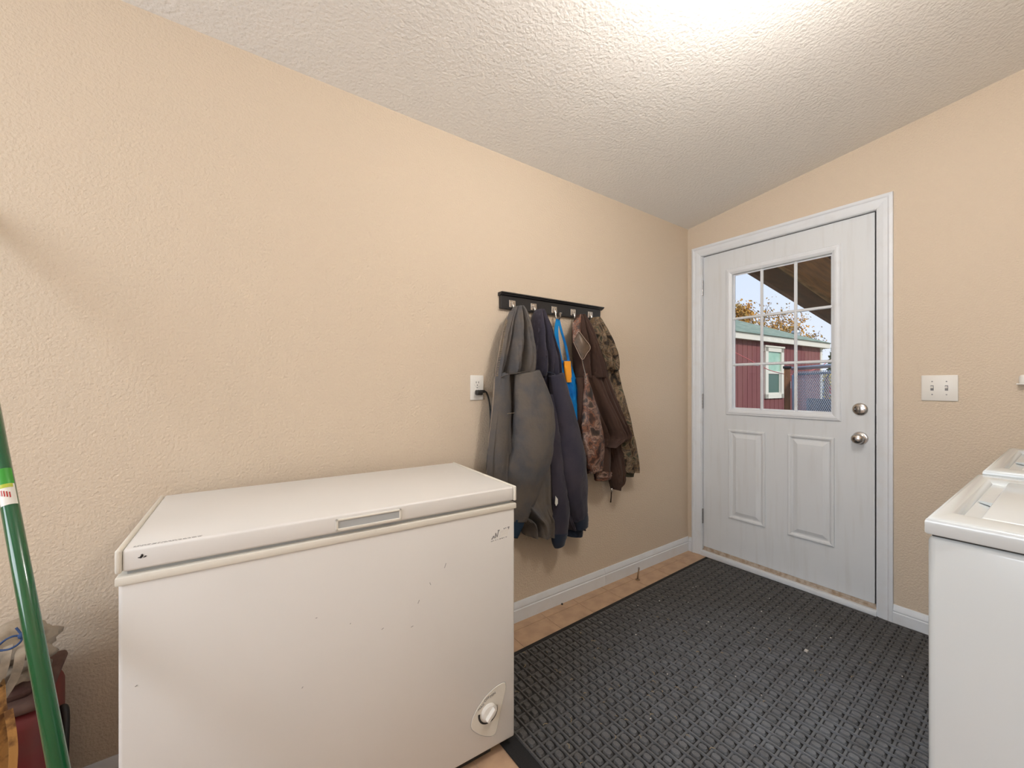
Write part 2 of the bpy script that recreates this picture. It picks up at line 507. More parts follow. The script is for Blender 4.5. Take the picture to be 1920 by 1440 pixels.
add_box(bm, RX0 - 0.10, RX0, WY0_, WY1_, -0.12, WZ0_); add_box(bm, RX0 - 0.10, RX0, WY0_, WY1_, WZ1_, 3.0)
tag_struct(obj('wall_front', bm, M['wall']), 'beige wall behind the viewer', 'wall')
cv = []
for (x, y) in ((RX0 - 0.12, RY0 - 0.12), (0.14, RY0 - 0.12), (0.14, 0.12), (RX0 - 0.12, 0.12)):
    cv.append((x, y, ceil_z(x, y)))
for (x, y) in ((RX0 - 0.12, RY0 - 0.12), (0.14, RY0 - 0.12), (0.14, 0.12), (RX0 - 0.12, 0.12)):
    cv.append((x, y, 3.05))
tag_struct(pyobj('ceiling', cv, [(0, 1, 2, 3), (4, 7, 6, 5), (0, 4, 5, 1), (1, 5, 6, 2), (2, 6, 7, 3), (3, 7, 4, 0)], M['ceiling']),
           'sloping off-white textured ceiling', 'ceiling')

def fill_window(name, loc, rz, hwx, label):  # unseen window, added to frame the fill light
    win = empty(name, loc, rz); tag_struct(win, label, 'window')
    hwz = WZ1_ - WZ0_
    for (x0, x1, z0, z1) in ((-hwx - 0.06, hwx + 0.06, hwz, hwz + 0.06), (-hwx - 0.06, hwx + 0.06, -0.06, 0.0), (-hwx - 0.06, -hwx, 0, hwz), (hwx, hwx + 0.06, 0, hwz)):
        box('window_casing', x0, x1, 0, 0.016, z0, z1, M['trim'], win)
    for (x0, x1, z0, z1) in ((-hwx, hwx, hwz - 0.04, hwz), (-hwx, hwx, 0, 0.04), (-hwx, -hwx + 0.04, 0.04, hwz - 0.04), (hwx - 0.04, hwx, 0.04, hwz - 0.04), (-0.02, 0.02, 0.04, hwz - 0.04)):
        box('sash', x0, x1, -0.07, -0.03, z0, z1, M['trim'], win)
    for x0 in (-hwx + 0.04, 0.02):
        box('pane', x0, x0 + hwx - 0.06, -0.052, -0.048, 0.04, hwz - 0.04, M['glass'], win)
fill_window('fill_window_1', (RX0, (WY0_ + WY1_) / 2, WZ0_), -PI / 2, (WY1_ - WY0_) / 2, 'unseen white-framed window added for fill light in the end wall behind the viewer')
# baseboards
BBP = [(0, 0), (0.014, 0), (0.014, 0.058), (0.0105, 0.061), (0.0105, 0.064), (0.0125, 0.067), (0.0125, 0.071), (0.008, 0.080), (0.0065, 0.090), (0.0035, 0.095), (0, 0.095)]
bl = empty('baseboard_left', (0, 0, 0)); tag_struct(bl, 'white moulded baseboard along the coat wall', 'baseboard')
sweep('baseboard_length', BBP, (RX0, 0, 0), (-0.8705, 0, 0), (0, -1, 0), (0, 0, 1), M['trim'], bl)
sweep('baseboard_length', BBP, (-0.8695, 0, 0), (0, 0, 0), (0, -1, 0), (0, 0, 1), M['trim'], bl)
bb = empty('baseboard_back', (0, 0, 0)); tag_struct(bb, 'white moulded baseboard beside the door casing', 'baseboard')
sweep('baseboard_length', BBP, (0, -0.0145, 0), (0, -0.0365, 0), (-1, 0, 0), (0, 0, 1), M['trim'], bb)
sweep('baseboard_length', BBP, (0, -1.0860, 0), (0, RY0, 0), (-1, 0, 0), (0, 0, 1), M['trim'], bb)

# door casing (trim_1)
CW = 0.0615
CP = [(0, 0), (0.016, 0), (0.018, 0.004), (0.018, 0.014), (0.0125, 0.020), (0.0125, 0.034), (0.0105, 0.040), (0.0095, 0.052), (0.006, 0.0585), (0.006, CW), (0, CW)]
CP = [(a, CW - b) for a, b in CP]
tr = empty('trim_1', (0, 0, 0)); tag_struct(tr, 'white moulded casing framing the half-glass door', 'door casing')
iy0, iy1, iz = -1.0250, -0.1000, 2.0580
sweep('casing_side', CP, (0, iy1, 0), (0, iy1, iz), (-1, 0, 0), (0, 1, 0), M['trim'], tr, 0, 1)
sweep('casing_side', CP, (0, iy0, 0), (0, iy0, iz), (-1, 0, 0), (0, -1, 0), M['trim'], tr, 0, 1)
sweep('casing_head', CP, (0, iy0, iz), (0, iy1, iz), (-1, 0, 0), (0, 0, 1), M['trim'], tr, -1, 1)
# jamb
box('jamb', 0.0, 0.14, iy1 - 0.0035, OY1, 0.0, iz + 0.006, M['trim'], tr)
box('jamb', 0.0, 0.14, OY0, iy0 + 0.0035, 0.0, iz + 0.006, M['trim'], tr)
box('jamb_head', 0.0, 0.14, OY0, OY1, iz - 0.0025, OZ1, M['trim'], tr)
box('door_stop_strip', 0.0655, 0.09, iy0 + 0.0035, iy0 + 0.018, 0.04, iz - 0.0025, M['gap'], tr)
box('door_stop_strip', 0.0655, 0.09, iy1 - 0.018, iy1 - 0.0035, 0.04, iz - 0.0025, M['gap'], tr)
box('door_stop_strip', 0.0655, 0.09, iy0 + 0.018, iy1 - 0.018, iz - 0.018, iz - 0.0025, M['gap'], tr)
box('weatherstrip', 0.026, 0.062, iy0 + 0.0036, iy0 + 0.0137, 0.056, 2.053, M['gap'], tr)
box('weatherstrip', 0.026, 0.062, iy0 + 0.0036, iy1 - 0.0036, 2.0524, 2.0556, M['gap'], tr)
# sill
box('threshold', -0.014, 0.016, iy0 + 0.0005, iy1 - 0.0005, 0.0, 0.031, M['trim'], tr, 0.002)
box('sill_plate', 0.014, 0.14, iy0 + 0.0035, iy1 - 0.0035, 0.0, 0.040, M['dirt'], tr)
box('sill_sweep', 0.0205, 0.058, iy0 + 0.010, iy1 - 0.008, 0.040, 0.0545, M['dirt'], tr)

# ------------------------------------------------------------------ door
DX0, DX1 = 0.020, 0.064
DY0, DY1, DZ0, DZ1 = -1.0110, -0.1060, 0.0560, 2.0520     # y right edge, y left edge
door = empty('door_1', (0, 0, 0)); tag_struct(door, 'white half-glass entry door with two lower panels', 'door')
WY0, WY1, WZ0, WZ1 = -0.8480, -0.2850, 0.9990, 1.9050      # opening in the slab
bm = bmesh.new()
add_box(bm, DX0, DX1, DY0, WY0, DZ0, DZ1)
add_box(bm, DX0, DX1, WY1, DY1, DZ0, DZ1)
add_box(bm, DX0, DX1, WY0, WY1, WZ1, DZ1)
add_box(bm, DX0, DX1, WY0, WY1, DZ0, WZ0)
obj('slab', bm, M['door'], door)
# glazing frame
def ring_profile(name, y0, y1, z0, z1, prof, mt, parent, x=DX0):
    """prof list of (inset from outer edge, height out of the slab), mitred rectangular ring"""
    verts = []
    for ins, h in prof:
        for (y, z) in ((y0 + ins, z0 + ins), (y1 - ins, z0 + ins), (y1 - ins, z1 - ins), (y0 + ins, z1 - ins)):
            verts.append((x - h, y, z))
    faces = []
    for i in range(len(prof) - 1):
        for k in range(4):
            k2 = (k + 1) % 4
            faces.append((i * 4 + k, i * 4 + k2, i * 4 + 4 + k2, i * 4 + 4 + k))
    return pyobj(name, verts, faces, mt, parent)
wf = ring_profile('glazing_frame', -0.8730, -0.2590, 0.9735, 1.9310,
                  [(0, 0.0), (0.001, 0.004), (0.006, 0.009), (0.012, 0.0095), (0.018, 0.012), (0.026, 0.011), (0.034, 0.006), (0.040, 0.002), (0.0415, -0.016), (0.050, -0.018)], M['trim'], door)
GY0, GY1, GZ0, GZ1 = -0.8320, -0.2990, 1.0150, 1.8890
ys = [GY0, -0.6550, -0.4720, GY1]
zs = [GZ0, 1.3010, 1.6010, GZ1]
for a in range(3):
    for b in range(3):
        box('pane', 0.0375, 0.0415, ys[a], ys[a + 1], zs[b], zs[b + 1], M['glass'], wf)
def muntin(name, p0, p1, side):
    prof = [(-0.0085, 0), (-0.0085, 0.003), (-0.0045, 0.0085), (0.0045, 0.0085), (0.0085, 0.003), (0.0085, 0)]
    pr = [(h, s) for s, h in prof]
    return sweep(name, pr, p0, p1, (-1, 0, 0), side, M['trim'], wf)
for y in (-0.6550, -0.4720):
    muntin('muntin', (0.0373, y, GZ0 - 0.004), (0.0373, y, GZ1 + 0.004), (0, 1, 0))
for z in (1.3010, 1.6010):
    muntin('muntin', (0.0371, GY0 - 0.004, z), (0.0371, GY1 + 0.004, z), (0, 0, 1))
# exterior frame
ring = ring_profile('exterior_frame', -0.8730, -0.2590, 0.9735, 1.9310, [(0, 0), (0.003, -0.010), (0.035, -0.010), (0.040, 0.0), (0.041, 0.020)], M['trim'], door, DX1)
# embossed panels
for (y0, y1, z0, z1) in ((-0.4985, -0.2755, 0.2960, 0.8800), (-0.8445, -0.6190, 0.2880, 0.8830)):
    pn = ring_profile('panel_moulding', y0, y1, z0, z1,
                 [(0, 0.0002), (0.002, 0.0070), (0.008, 0.0095), (0.015, 0.0080), (0.022, 0.0010), (0.027, 0.0006), (0.032, 0.0016), (0.052, 0.0090)], M['door'], door)
    bm = bmesh.new()
    i = 0.052
    vs_ = [bm.verts.new((DX0 - 0.0090, y, z)) for y, z in ((y0 + i, z0 + i), (y1 - i, z0 + i), (y1 - i, z1 - i), (y0 + i, z1 - i))]
    bm.faces.new(vs_)
    r = bmesh.ops.extrude_face_region(bm, geom=list(bm.faces))
    bmesh.ops.translate(bm, vec=(0.0088, 0, 0), verts=[g for g in r['geom'] if isinstance(g, bmesh.types.BMVert)])
    obj('panel_field', bm, M['door'], door)
# hinges
for z in (1.8400, 1.0580, 0.2650):
    bm = bmesh.new()
    for k in range(5):
        add_tube(bm, [(0.0085, -0.1030, z - 0.050 + k * 0.0203), (0.0085, -0.1030, z - 0.050 + k * 0.0203 + 0.0188)], 0.0062, 10)
    add_box(bm, 0.0120, 0.0195, -0.1062, -0.1040, z - 0.05, z + 0.05)
    tag(obj('hinge', bm, M['hinge'], door), 'steel butt hinge')
# deadbolt and knob
RM = Matrix.Rotation(-PI / 2, 4, 'Y')      # local z -> -x
db = lathe('deadbolt', [(0, 0.0), (0.0325, 0.0), (0.0325, 0.004), (0.030, 0.008), (0.022, 0.0115), (0.0, 0.0125)], M['steel'], door, 32,
           Matrix.Translation((DX0, -0.9530, 1.0445)) @ RM)
tag(db, 'brushed metal deadbolt plate')
bm = bmesh.new(); add_tube(bm, [(DX0 - 0.010, -0.9530, 1.0300), (DX0 - 0.019, -0.9530, 1.0330), (DX0 - 0.021, -0.9530, 1.0445), (DX0 - 0.019, -0.9530, 1.0560), (DX0 - 0.010, -0.9530, 1.0590)], [0.003, 0.006, 0.0075, 0.006, 0.003], 12, True, (Vector((0, 1, 0)), 0.55))
obj('thumb_turn', bm, M['steel'], db, True)
for s in (-1, 1):
    lathe('screw', [(0, 0), (0.0035, 0), (0.003, 0.0015), (0, 0.0018)], M['hinge'], db, 10, Matrix.Translation((DX0 - 0.0112, -0.9530 + s * 0.019, 1.0445)) @ RM)
kn = lathe('knob_rose', [(0, 0.0), (0.0335, 0.0), (0.0335, 0.003), (0.030, 0.008), (0.016, 0.011), (0.013, 0.014), (0.0, 0.014)], M['steel'], door, 32,
           Matrix.Translation((DX0, -0.9530, 0.8935)) @ RM)
lathe('knob', [(0.012, 0.012), (0.0115, 0.022), (0.014, 0.028), (0.022, 0.034), (0.0265, 0.043), (0.0265, 0.050), (0.023, 0.058), (0.014, 0.063), (0.0, 0.0645)], M['steel'], kn, 32,
      Matrix.Translation((DX0, -0.9530, 0.8935)) @ RM)
lathe('latch_button', [(0.0, 0.0640), (0.0045, 0.0645), (0.0045, 0.0675), (0.0, 0.068)], M['hinge'], kn, 14, Matrix.Translation((DX0, -0.9530, 0.8935)) @ RM)
box('strike_plate', 0.0005, 0.018, iy0 + 0.0030, iy0 + 0.0045, 0.865, 0.925, M['hinge'], door)
box('strike_plate', 0.0005, 0.018, iy0 + 0.0030, iy0 + 0.0045, 1.015, 1.075, M['hinge'], door)

# ------------------------------------------------------------------ wall plates
sw = empty('light_switch', (0, -1.2430, 1.1575), 0, 'white double toggle switch plate right of the door', 'light switch')
box('plate', -0.0065, 0.0, -0.0590, 0.0590, -0.0590, 0.0590, M['plate'], sw, 0.003)
for dy in (-0.023, 0.023):
    box('toggle_slot', -0.0070, -0.0060, dy - 0.0052, dy + 0.0052, -0.0120, 0.0120, M['greyprint'], sw)
    bm = bmesh.new(); add_box(bm, -0.0150, -0.0066, dy - 0.0040, dy + 0.0040, 0.0010, 0.0090, 0.0015)
    bmesh.ops.rotate(bm, cent=(-0.0066, dy, 0), matrix=Matrix.Rotation(math.radians(-25), 3, 'Y'), verts=bm.verts)
    obj('toggle', bm, M['plate'], sw)
    for dz in (-0.030, 0.030):
        lathe('screw', [(0, 0), (0.0028, 0), (0.0024, 0.001), (0, 0.0012)], M['greyprint'], sw, 10, Matrix.Translation((-0.0065, dy, dz)) @ RM)

ol = empty('wall_outlet', (-1.7310, 0, 1.1590), 0, 'white duplex outlet plate on the coat wall', 'outlet')
box('plate', -0.0350, 0.0350, -0.0062, 0.0, -0.0575, 0.0575, M['plate'], ol, 0.003)
RY = Matrix.Rotation(PI / 2, 4, 'X')       # local z -> -y
for dz in (0.0195, -0.0195):
    bm = bmesh.new(); add_lathe(bm, [(0, 0), (0.0172, 0), (0.0172, 0.0015), (0.0165, 0.0022), (0, 0.0022)], 28, Matrix.Translation((0, -0.0060, dz)) @ RY)
    sk = obj('socket', bm, M['plate'], ol, False); auto_smooth(sk)
    for dx in (-0.0062, 0.0062):
        box('slot', dx - 0.0012, dx + 0.0012, -0.0088, -0.0080, dz + 0.0010, dz + 0.0090, M['slot'], sk)
    lathe('ground_hole', [(0, 0), (0.0024, 0), (0.0024, 0.0006), (0, 0.0006)], M['slot'], sk, 12, Matrix.Translation((0, -0.0081, dz - 0.0075)) @ RY)
lathe('screw', [(0, 0), (0.003, 0), (0.0025, 0.001), (0, 0.0012)], M['greyprint'], ol, 10, Matrix.Translation((0, -0.0062, 0)) @ RY)

pc = empty('power_cord', (-1.7310, -0.0090, 1.1395), 0, 'black appliance cord plugged into the white outlet', 'cord')
bm = bmesh.new(); add_box(bm, -0.0150, 0.0150, -0.0260, -0.0005, -0.0140, 0.0085, 0.005, 3)
add_box(bm, 0.004, 0.030, -0.0220, -0.0060, -0.0045, 0.0090, 0.004, 3)
obj('plug', bm, M['cord'], pc, True)
cpts = [(0.028, -0.014, 0.002), (0.040, -0.014, -0.004), (0.053, -0.013, -0.035), (0.062, -0.012, -0.090), (0.064, -0.012, -0.200), (0.058, -0.012, -0.360), (0.040, -0.014, -0.520), (-0.02, -0.016, -0.640), (-0.12, -0.018, -0.700)]
tube('cable', spline(cpts, 50), 0.0042, M['cord'], pc, 8)

wfx = empty('wall_fixture', (0, -1.5100, 1.1740), 0, 'small white rounded wall fixture near the laundry machines, at the right edge', 'fixture')
bm = bmesh.new(); add_box(bm, -0.030, 0.0, -0.038, 0.038, 0.0, 0.040, 0.011, 4)
obj('housing', bm, M['plate'], wfx, True)
box('flange', -0.036, 0.0, -0.044, 0.044, -0.001, 0.005, M['plate'], wfx, 0.002)

# ------------------------------------------------------------------ ceiling lamps
def lamp(x, y, label):
    z = ceil_z(x, y)
    r = empty('ceiling_lamp', (x, y, z), 0, label, 'lamp')
    tilt = (math.atan(0.134), 0, 0)
    lathe('base', [(0, 0.004), (0.085, 0.004), (0.085, -0.018), (0.070, -0.028), (0.020, -0.034), (0.016, -0.110), (0.045, -0.118), (0.045, -0.130), (0, -0.130)], M['plate'], r, 36, rot=tilt)
    pr_ = [(0.105 * math.sin(math.radians(a)), -0.225 + 0.105 * math.cos(math.radians(a))) for a in range(20, 181, 10)]
    lathe('globe', pr_, M['lampglass'], r, 36)
    return r
lamp(-1.62, -1.33, 'white globe ceiling lamp above the mat')

# ------------------------------------------------------------------ floor mat
mr = empty('floor_mat', (-0.0300, -0.1500, 0.0), math.radians(1.6), 'black ribbed rubber entrance mat on the tan floor', 'mat')
ML, MW = 1.930, 1.220
box('backing', -ML, 0, -MW, 0, 0.0005, 0.0050, M['mat'], mr)
bm = bmesh.new()
for (x0, x1, y0, y1) in ((-ML, 0, -0.018, 0), (-ML, 0, -MW, -MW + 0.018), (-ML, -ML + 0.018, -MW, 0), (-0.018, 0, -MW, 0)):
    add_box(bm, x0, x1, y0, y1, 0.0048, 0.0072)
obj('border', bm, M['mat'], mr)
verts = []; faces = []
pit = 0.0430
def frustum(cx, cy, ax, ay, tx, ty, z0, z1, cut):
    b = len(verts)
    for (hx, hy, z) in ((ax, ay, z0), (tx, ty, z1)):
        c = cut
        for (sx, sy) in ((-1, -1), (1, -1), (1, 1), (-1, 1)):
            if sx * sy > 0:
                verts.append((cx + sx * hx, cy + sy * (hy - c), z)); verts.append((cx + sx * (hx - c), cy + sy * hy, z))
            else:
                verts.append((cx + sx * (hx - c), cy + sy * hy, z)); verts.append((cx + sx * hx, cy + sy * (hy - c), z))
    # order ring by angle
    for z_i in range(2):
        ring = verts[b + 8 * z_i: b + 8 * z_i + 8]
        ring.sort(key=lambda p: math.atan2(p[1] - cy, p[0] - cx))
        verts[b + 8 * z_i: b + 8 * z_i + 8] = ring
    for k in range(8):
        faces.append((b + k, b + (k + 1) % 8, b + 8 + (k + 1) % 8, b + 8 + k))
    faces.append(tuple(b + 8 + k for k in range(8)))
nx = int((ML - 0.045) / pit); ny = int((MW - 0.045) / pit)
for i in range(nx):
    for j in range(ny):
        cx = -0.0225 - pit * (i + 0.5); cy = -0.0225 - pit * (j + 0.5)
        rr = random.uniform(0.93, 1.05)
        frustum(cx, cy, 0.0118 * rr, 0.0155 * rr, 0.0092 * rr, 0.0125 * rr, 0.0048, 0.0125, 0.005)
# ridges running beside each row, and bars between the nubs
for i in range(nx + 1):
    cx = -0.0225 - pit * i
    y0 = -0.0225; y1 = -0.0225 - pit * ny
    b = len(verts)
    for (dx, z) in ((-0.0040, 0.0048), (-0.0026, 0.0118), (0.0026, 0.0118), (0.0040, 0.0048)):
        verts.append((cx + dx, y0, z)); verts.append((cx + dx, y1, z))
    for k in range(3): faces.append((b + 2 * k, b + 2 * k + 1, b + 2 * k + 3, b + 2 * k + 2))
for j in range(ny + 1):
    cy = -0.0225 - pit * j
    x0 = -0.0225; x1 = -0.0225 - pit * nx
    b = len(verts)
    for (dy, z) in ((-0.0046, 0.0048), (-0.0030, 0.0072), (0.0030, 0.0072), (0.0046, 0.0048)):
        verts.append((x0, cy + dy, z)); verts.append((x1, cy + dy, z))
    for k in range(3): faces.append((b + 2 * k, b + 2 * k + 1, b + 2 * k + 3, b + 2 * k + 2))
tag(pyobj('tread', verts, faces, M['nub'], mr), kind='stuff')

# crumbs and straw lying on the mat
bm = bmesh.new()
for k in range(60):
    x = random.uniform(-1.75, -0.45); y = random.uniform(-1.15, -0.25)
    if k < 34: x = random.uniform(-1.80, -1.25); y = random.uniform(-0.80, -0.22)
    a = random.uniform(0, PI); l = random.uniform(0.004, 0.013)
    add_tube(bm, [(x, y, 0.0134), (x + l * math.cos(a), y + l * math.sin(a), 0.0142), (x + 1.6 * l * math.cos(a + 0.4), y + 1.6 * l * math.sin(a + 0.4), 0.0134)], 0.0008, 4)
tag(obj('straw_litter', bm, M['straw']), 'bits of straw and dry grass strewn on the black mat', 'litter', kind='stuff')
bm = bmesh.new()
for k in range(46):
    x = random.uniform(-1.7, -0.15); y = random.uniform(-1.25, -0.25)
    s = random.uniform(0.0010, 0.0024)
    if k == 0: x, y, s = -0.62, -0.93, 0.006
    add_box(bm, x - s, x + s * 1.6, y - s, y + s, 0.0124, 0.0124 + s)
tag(obj('crumb_litter', bm, M['crumb']), 'pale crumbs scattered over the black mat', 'litter', kind='stuff')

ds = empty('door_stop', (-0.6600, -0.0780, 0.0), 0, 'small bronze peg door stop standing by the baseboard', 'door stop')
lathe('base', [(0, 0), (0.014, 0), (0.013, 0.003), (0.005, 0.0045), (0, 0.0045)], M['peg'], ds, 18)
tube('peg', [(0, 0, 0.003), (0.010, 0.004, 0.030), (0.020, 0.006, 0.058)], [0.0048, 0.0040, 0.0038], M['peg'], ds, 10)
tube('tip', [(0.0195, 0.006, 0.057), (0.022, 0.0065, 0.066)], [0.0058, 0.0052], M['rubber'], ds, 10)
tag(lathe('pebble', [(0, 0), (0.0045, 0.001), (0.006, 0.004), (0.004, 0.008), (0, 0.009)], M['slot'], None, 8, loc=(-1.2190, -0.0230, 0)), 'tiny dark pebble against the white baseboard', 'pebble')

# ------------------------------------------------------------------ chest freezer
FW_, FD, FH = 0.949, 0.478, 0.845
fz = empty('chest_freezer', (-2.8604, -0.5264, 0.0), math.radians(-2.53), 'white chest freezer with a flat lid against the coat wall', 'freezer')
# local: x 0..FW_ along the front, y 0..FD toward the wall
zb, zr, zl = 0.7780, 0.7960, 0.8000
bm = bmesh.new(); add_box(bm, 0.004, FW_ - 0.004, 0.004, FD - 0.004, 0.035, zb, 0.008, 3)
o = obj('cabinet', bm, M['enamel'], fz); auto_smooth(o)
box('plinth', 0.08, FW_ - 0.08, 0.03, FD - 0.03, 0.004, 0.037, M['slot'], fz)
for (x, y) in ((0.11, 0.06), (FW_ - 0.11, 0.06), (0.11, FD - 0.06), (FW_ - 0.11, FD - 0.06)):
    lathe('foot', [(0, 0), (0.020, 0), (0.018, 0.036), (0, 0.036)], M['slot'], fz, 14, loc=(x, y, 0))
bm = bmesh.new(); add_box(bm, 0.0, FW_, 0.0, FD, zb - 0.004, zr - 0.0045, 0.003)
o = obj('rim', bm, M['cream'], fz); auto_smooth(o)
box('gasket', 0.016, FW_ - 0.016, 0.016, FD - 0.012, zr - 0.006, zl + 0.004, M['gasket'], fz)
bm = bmesh.new(); add_box(bm, 0.0105, FW_ - 0.0105, 0.0015, FD - 0.002, zl, FH, 0.006, 3)
lid = obj('lid', bm, M['enamel'], fz); auto_smooth(lid)
for x0 in (0.0, FW_ - 0.0105):
    bm = bmesh.new(); add_box(bm, x0, x0 + 0.0105, -0.0010, FD, zl - 0.001, FH + 0.0015, 0.004, 3)
    o = obj('end_cap', bm, M['cream'], lid); auto_smooth(o)
hx0, hx1 = 0.405, 0.572                     # handle
bm = bmesh.new()
for (x0, x1, z0, z1) in ((hx0, hx1, 0.8305, 0.8350), (hx0, hx1, 0.8050, 0.8115), (hx0, hx0 + 0.006, 0.8050, 0.8350), (hx1 - 0.006, hx1, 0.8050, 0.8350)):
    add_box(bm, x0, x1, -0.0025, 0.0030, z0, z1, 0.001, 1)
hd = obj('handle', bm, M['cream'], lid)
box('handle_recess', hx0 + 0.006, hx1 - 0.006, -0.0002, 0.0030, 0.8110, 0.8310, M['gasket'], hd)
# worn badge near the top right corner
bm = bmesh.new()
def stroke(bm, x0, z0, x1, z1, w, y=-0.0002 + 0.004):
    a = Vector((x0, 0, z0)); b = Vector((x1, 0, z1)); d = (b - a).normalized(); n = Vector((-d.z, 0, d.x)) * w * 0.5
    vs_ = [bm.verts.new((p.x, y + dy, p.z)) for dy in (0, -0.0005) for p in (a - n, a + n, b + n, b - n)]
    bm.faces.new(vs_[4:]); 
    for k in range(4): bm.faces.new((vs_[k], vs_[(k + 1) % 4], vs_[4 + (k + 1) % 4], vs_[4 + k]))
bx, bz = 0.862, 0.690
stroke(bm, bx - 0.004, bz, bx + 0.004, bz + 0.010, 0.003)
stroke(bm, bx + 0.004, bz + 0.010, bx + 0.006, bz + 0.002, 0.002)
stroke(bm, bx + 0.009, bz + 0.002, bx + 0.011, bz + 0.018, 0.0028)
stroke(bm, bx + 0.012, bz + 0.016, bx + 0.016, bz + 0.004, 0.002)
stroke(bm, bx + 0.016, bz + 0.004, bx + 0.0215, bz + 0.024, 0.0026)
stroke(bm, bx + 0.0185, bz + 0.0235, bx + 0.025, bz + 0.0240, 0.0032)
stroke(bm, bx + 0.040, bz + 0.0255, bx + 0.044, bz + 0.0260, 0.0030)
stroke(bm, bx + 0.046, bz + 0.0265, bx + 0.050, bz + 0.0270, 0.0022)
stroke(bm, bx + 0.055, bz + 0.0270, bx + 0.062, bz + 0.0275, 0.0034)
stroke(bm, bx + 0.0585, bz + 0.0265, bx + 0.0590, bz + 0.0210, 0.0026)
for k in range(8):
    stroke(bm, bx - 0.006 + k * 0.0076, bz - 0.0055 + k * 0.0004, bx - 0.006 + k * 0.0076 + random.uniform(0.002, 0.006), bz - 0.0052 + k * 0.0004, random.uniform(0.0012, 0.0026))
tag(obj('badge', bm, M['greyprint'], fz), 'worn grey remains of a lettered badge')
bm = bmesh.new()
for (x0, x1, z) in ((bx + 0.024, bx + 0.054, bz + 0.004), (bx + 0.026, bx + 0.056, bz + 0.011), (bx + 0.028, bx + 0.057, bz + 0.018)):
    stroke(bm, x0, z, x1, z + 0.001, 0.006, 0.0039)
obj('badge_film', bm, M['plate'], fz)
# control plate low on the right, with dial
def plate_pt(u, v):
    p = at(u, v, 1, -0.565)
    return p
cxl, czl, KS = 0.847, 0.160, 1.6
bm = bmesh.new()
out = [(0.038, 0.040), (0.030, 0.0425), (0.012, 0.0395), (-0.008, 0.030), (-0.026, 0.014), (-0.036, -0.001), (-0.038, -0.012), (-0.034, -0.022), (-0.018, -0.038), (-0.002, -0.048), (0.010, -0.052), (0.016, -0.049), (0.020, -0.038), (0.030, -0.002), (0.039, 0.028)]
out = [(a * KS, b * KS) for a, b in out]
out = [(p.x, p.z) for p in spline([(a, 0, b) for a, b in out + [out[0]]], 60)][:-1]
f0 = [bm.verts.new((cxl + a, 0.0042, czl + b)) for a, b in out]
f1 = [bm.verts.new((cxl + a * 0.985, 0.0022, czl + b * 0.985)) for a, b in out]
for k in range(len(out)):
    bm.faces.new((f0[k], f0[(k + 1) % len(out)], f1[(k + 1) % len(out)], f1[k]))
bm.faces.new(f1)
cp = obj('control_plate', bm, M['cream'], fz); auto_smooth(cp)
bm = bmesh.new()
f0 = [bm.verts.new((cxl + a * 1.02, 0.0034, czl + b * 1.02)) for a, b in out]; f1 = [bm.verts.new((cxl + a * 0.99, 0.0034, czl + b * 0.99)) for a, b in out]
for k in range(len(out)): bm.faces.new((f0[k], f0[(k + 1) % len(out)], f1[(k + 1) % len(out)], f1[k]))
obj('plate_edge', bm, M['gasket'], cp)
dial = lathe('dial', [(0, 0), (0.0165 * KS, 0), (0.0165 * KS, 0.004), (0.0135 * KS, 0.0085), (0, 0.009)], M['plate'], cp, 30, Matrix.Translation((cxl, 0.0022, czl - 0.002)) @ RY)
bm = bmesh.new(); add_box(bm, -0.0125 * KS, 0.0125 * KS, -0.0195, -0.0060, -0.0036 * KS, 0.0036 * KS, 0.002)
bmesh.ops.rotate(bm, cent=(0, 0, 0), matrix=Matrix.Rotation(math.radians(-45), 3, 'Y') , verts=bm.verts)
bmesh.ops.translate(bm, vec=(cxl, 0, czl - 0.002), verts=bm.verts)
obj('dial_grip', bm, M['plate'], cp)
verts = []; faces = []
for k in range(41):                          # printed cold-scale crescent
    t = k / 40; an = math.radians(170 + 210 * t); w = (0.0040 * (1 - t) + 0.0006) * KS
    r0 = 0.0190 * KS
    for r in (r0, r0 + w): verts.append((cxl + r * math.cos(an), 0.0019, czl - 0.002 + r * math.sin(an)))
    if k: faces.append((2 * k - 2, 2 * k - 1, 2 * k + 1, 2 * k))
pyobj('scale_mark', verts, faces, M['slot'], cp)
TX = Matrix.Rotation(PI / 2, 4, 'X')
for s, dx, dz, a in (('MAX', -0.0165, 0.0150, 30), ('OFF', -0.0045, 0.0255, 25), ('MIN', 0.0090, 0.0285, 18)):
    text_mesh('lettering', s, 0.0072 * KS, M['greyprint'], cp, Matrix.Translation((cxl + dx * KS, 0.0018, czl + dz * KS)) @ TX @ Matrix.Rotation(math.radians(a), 4, 'Z'))
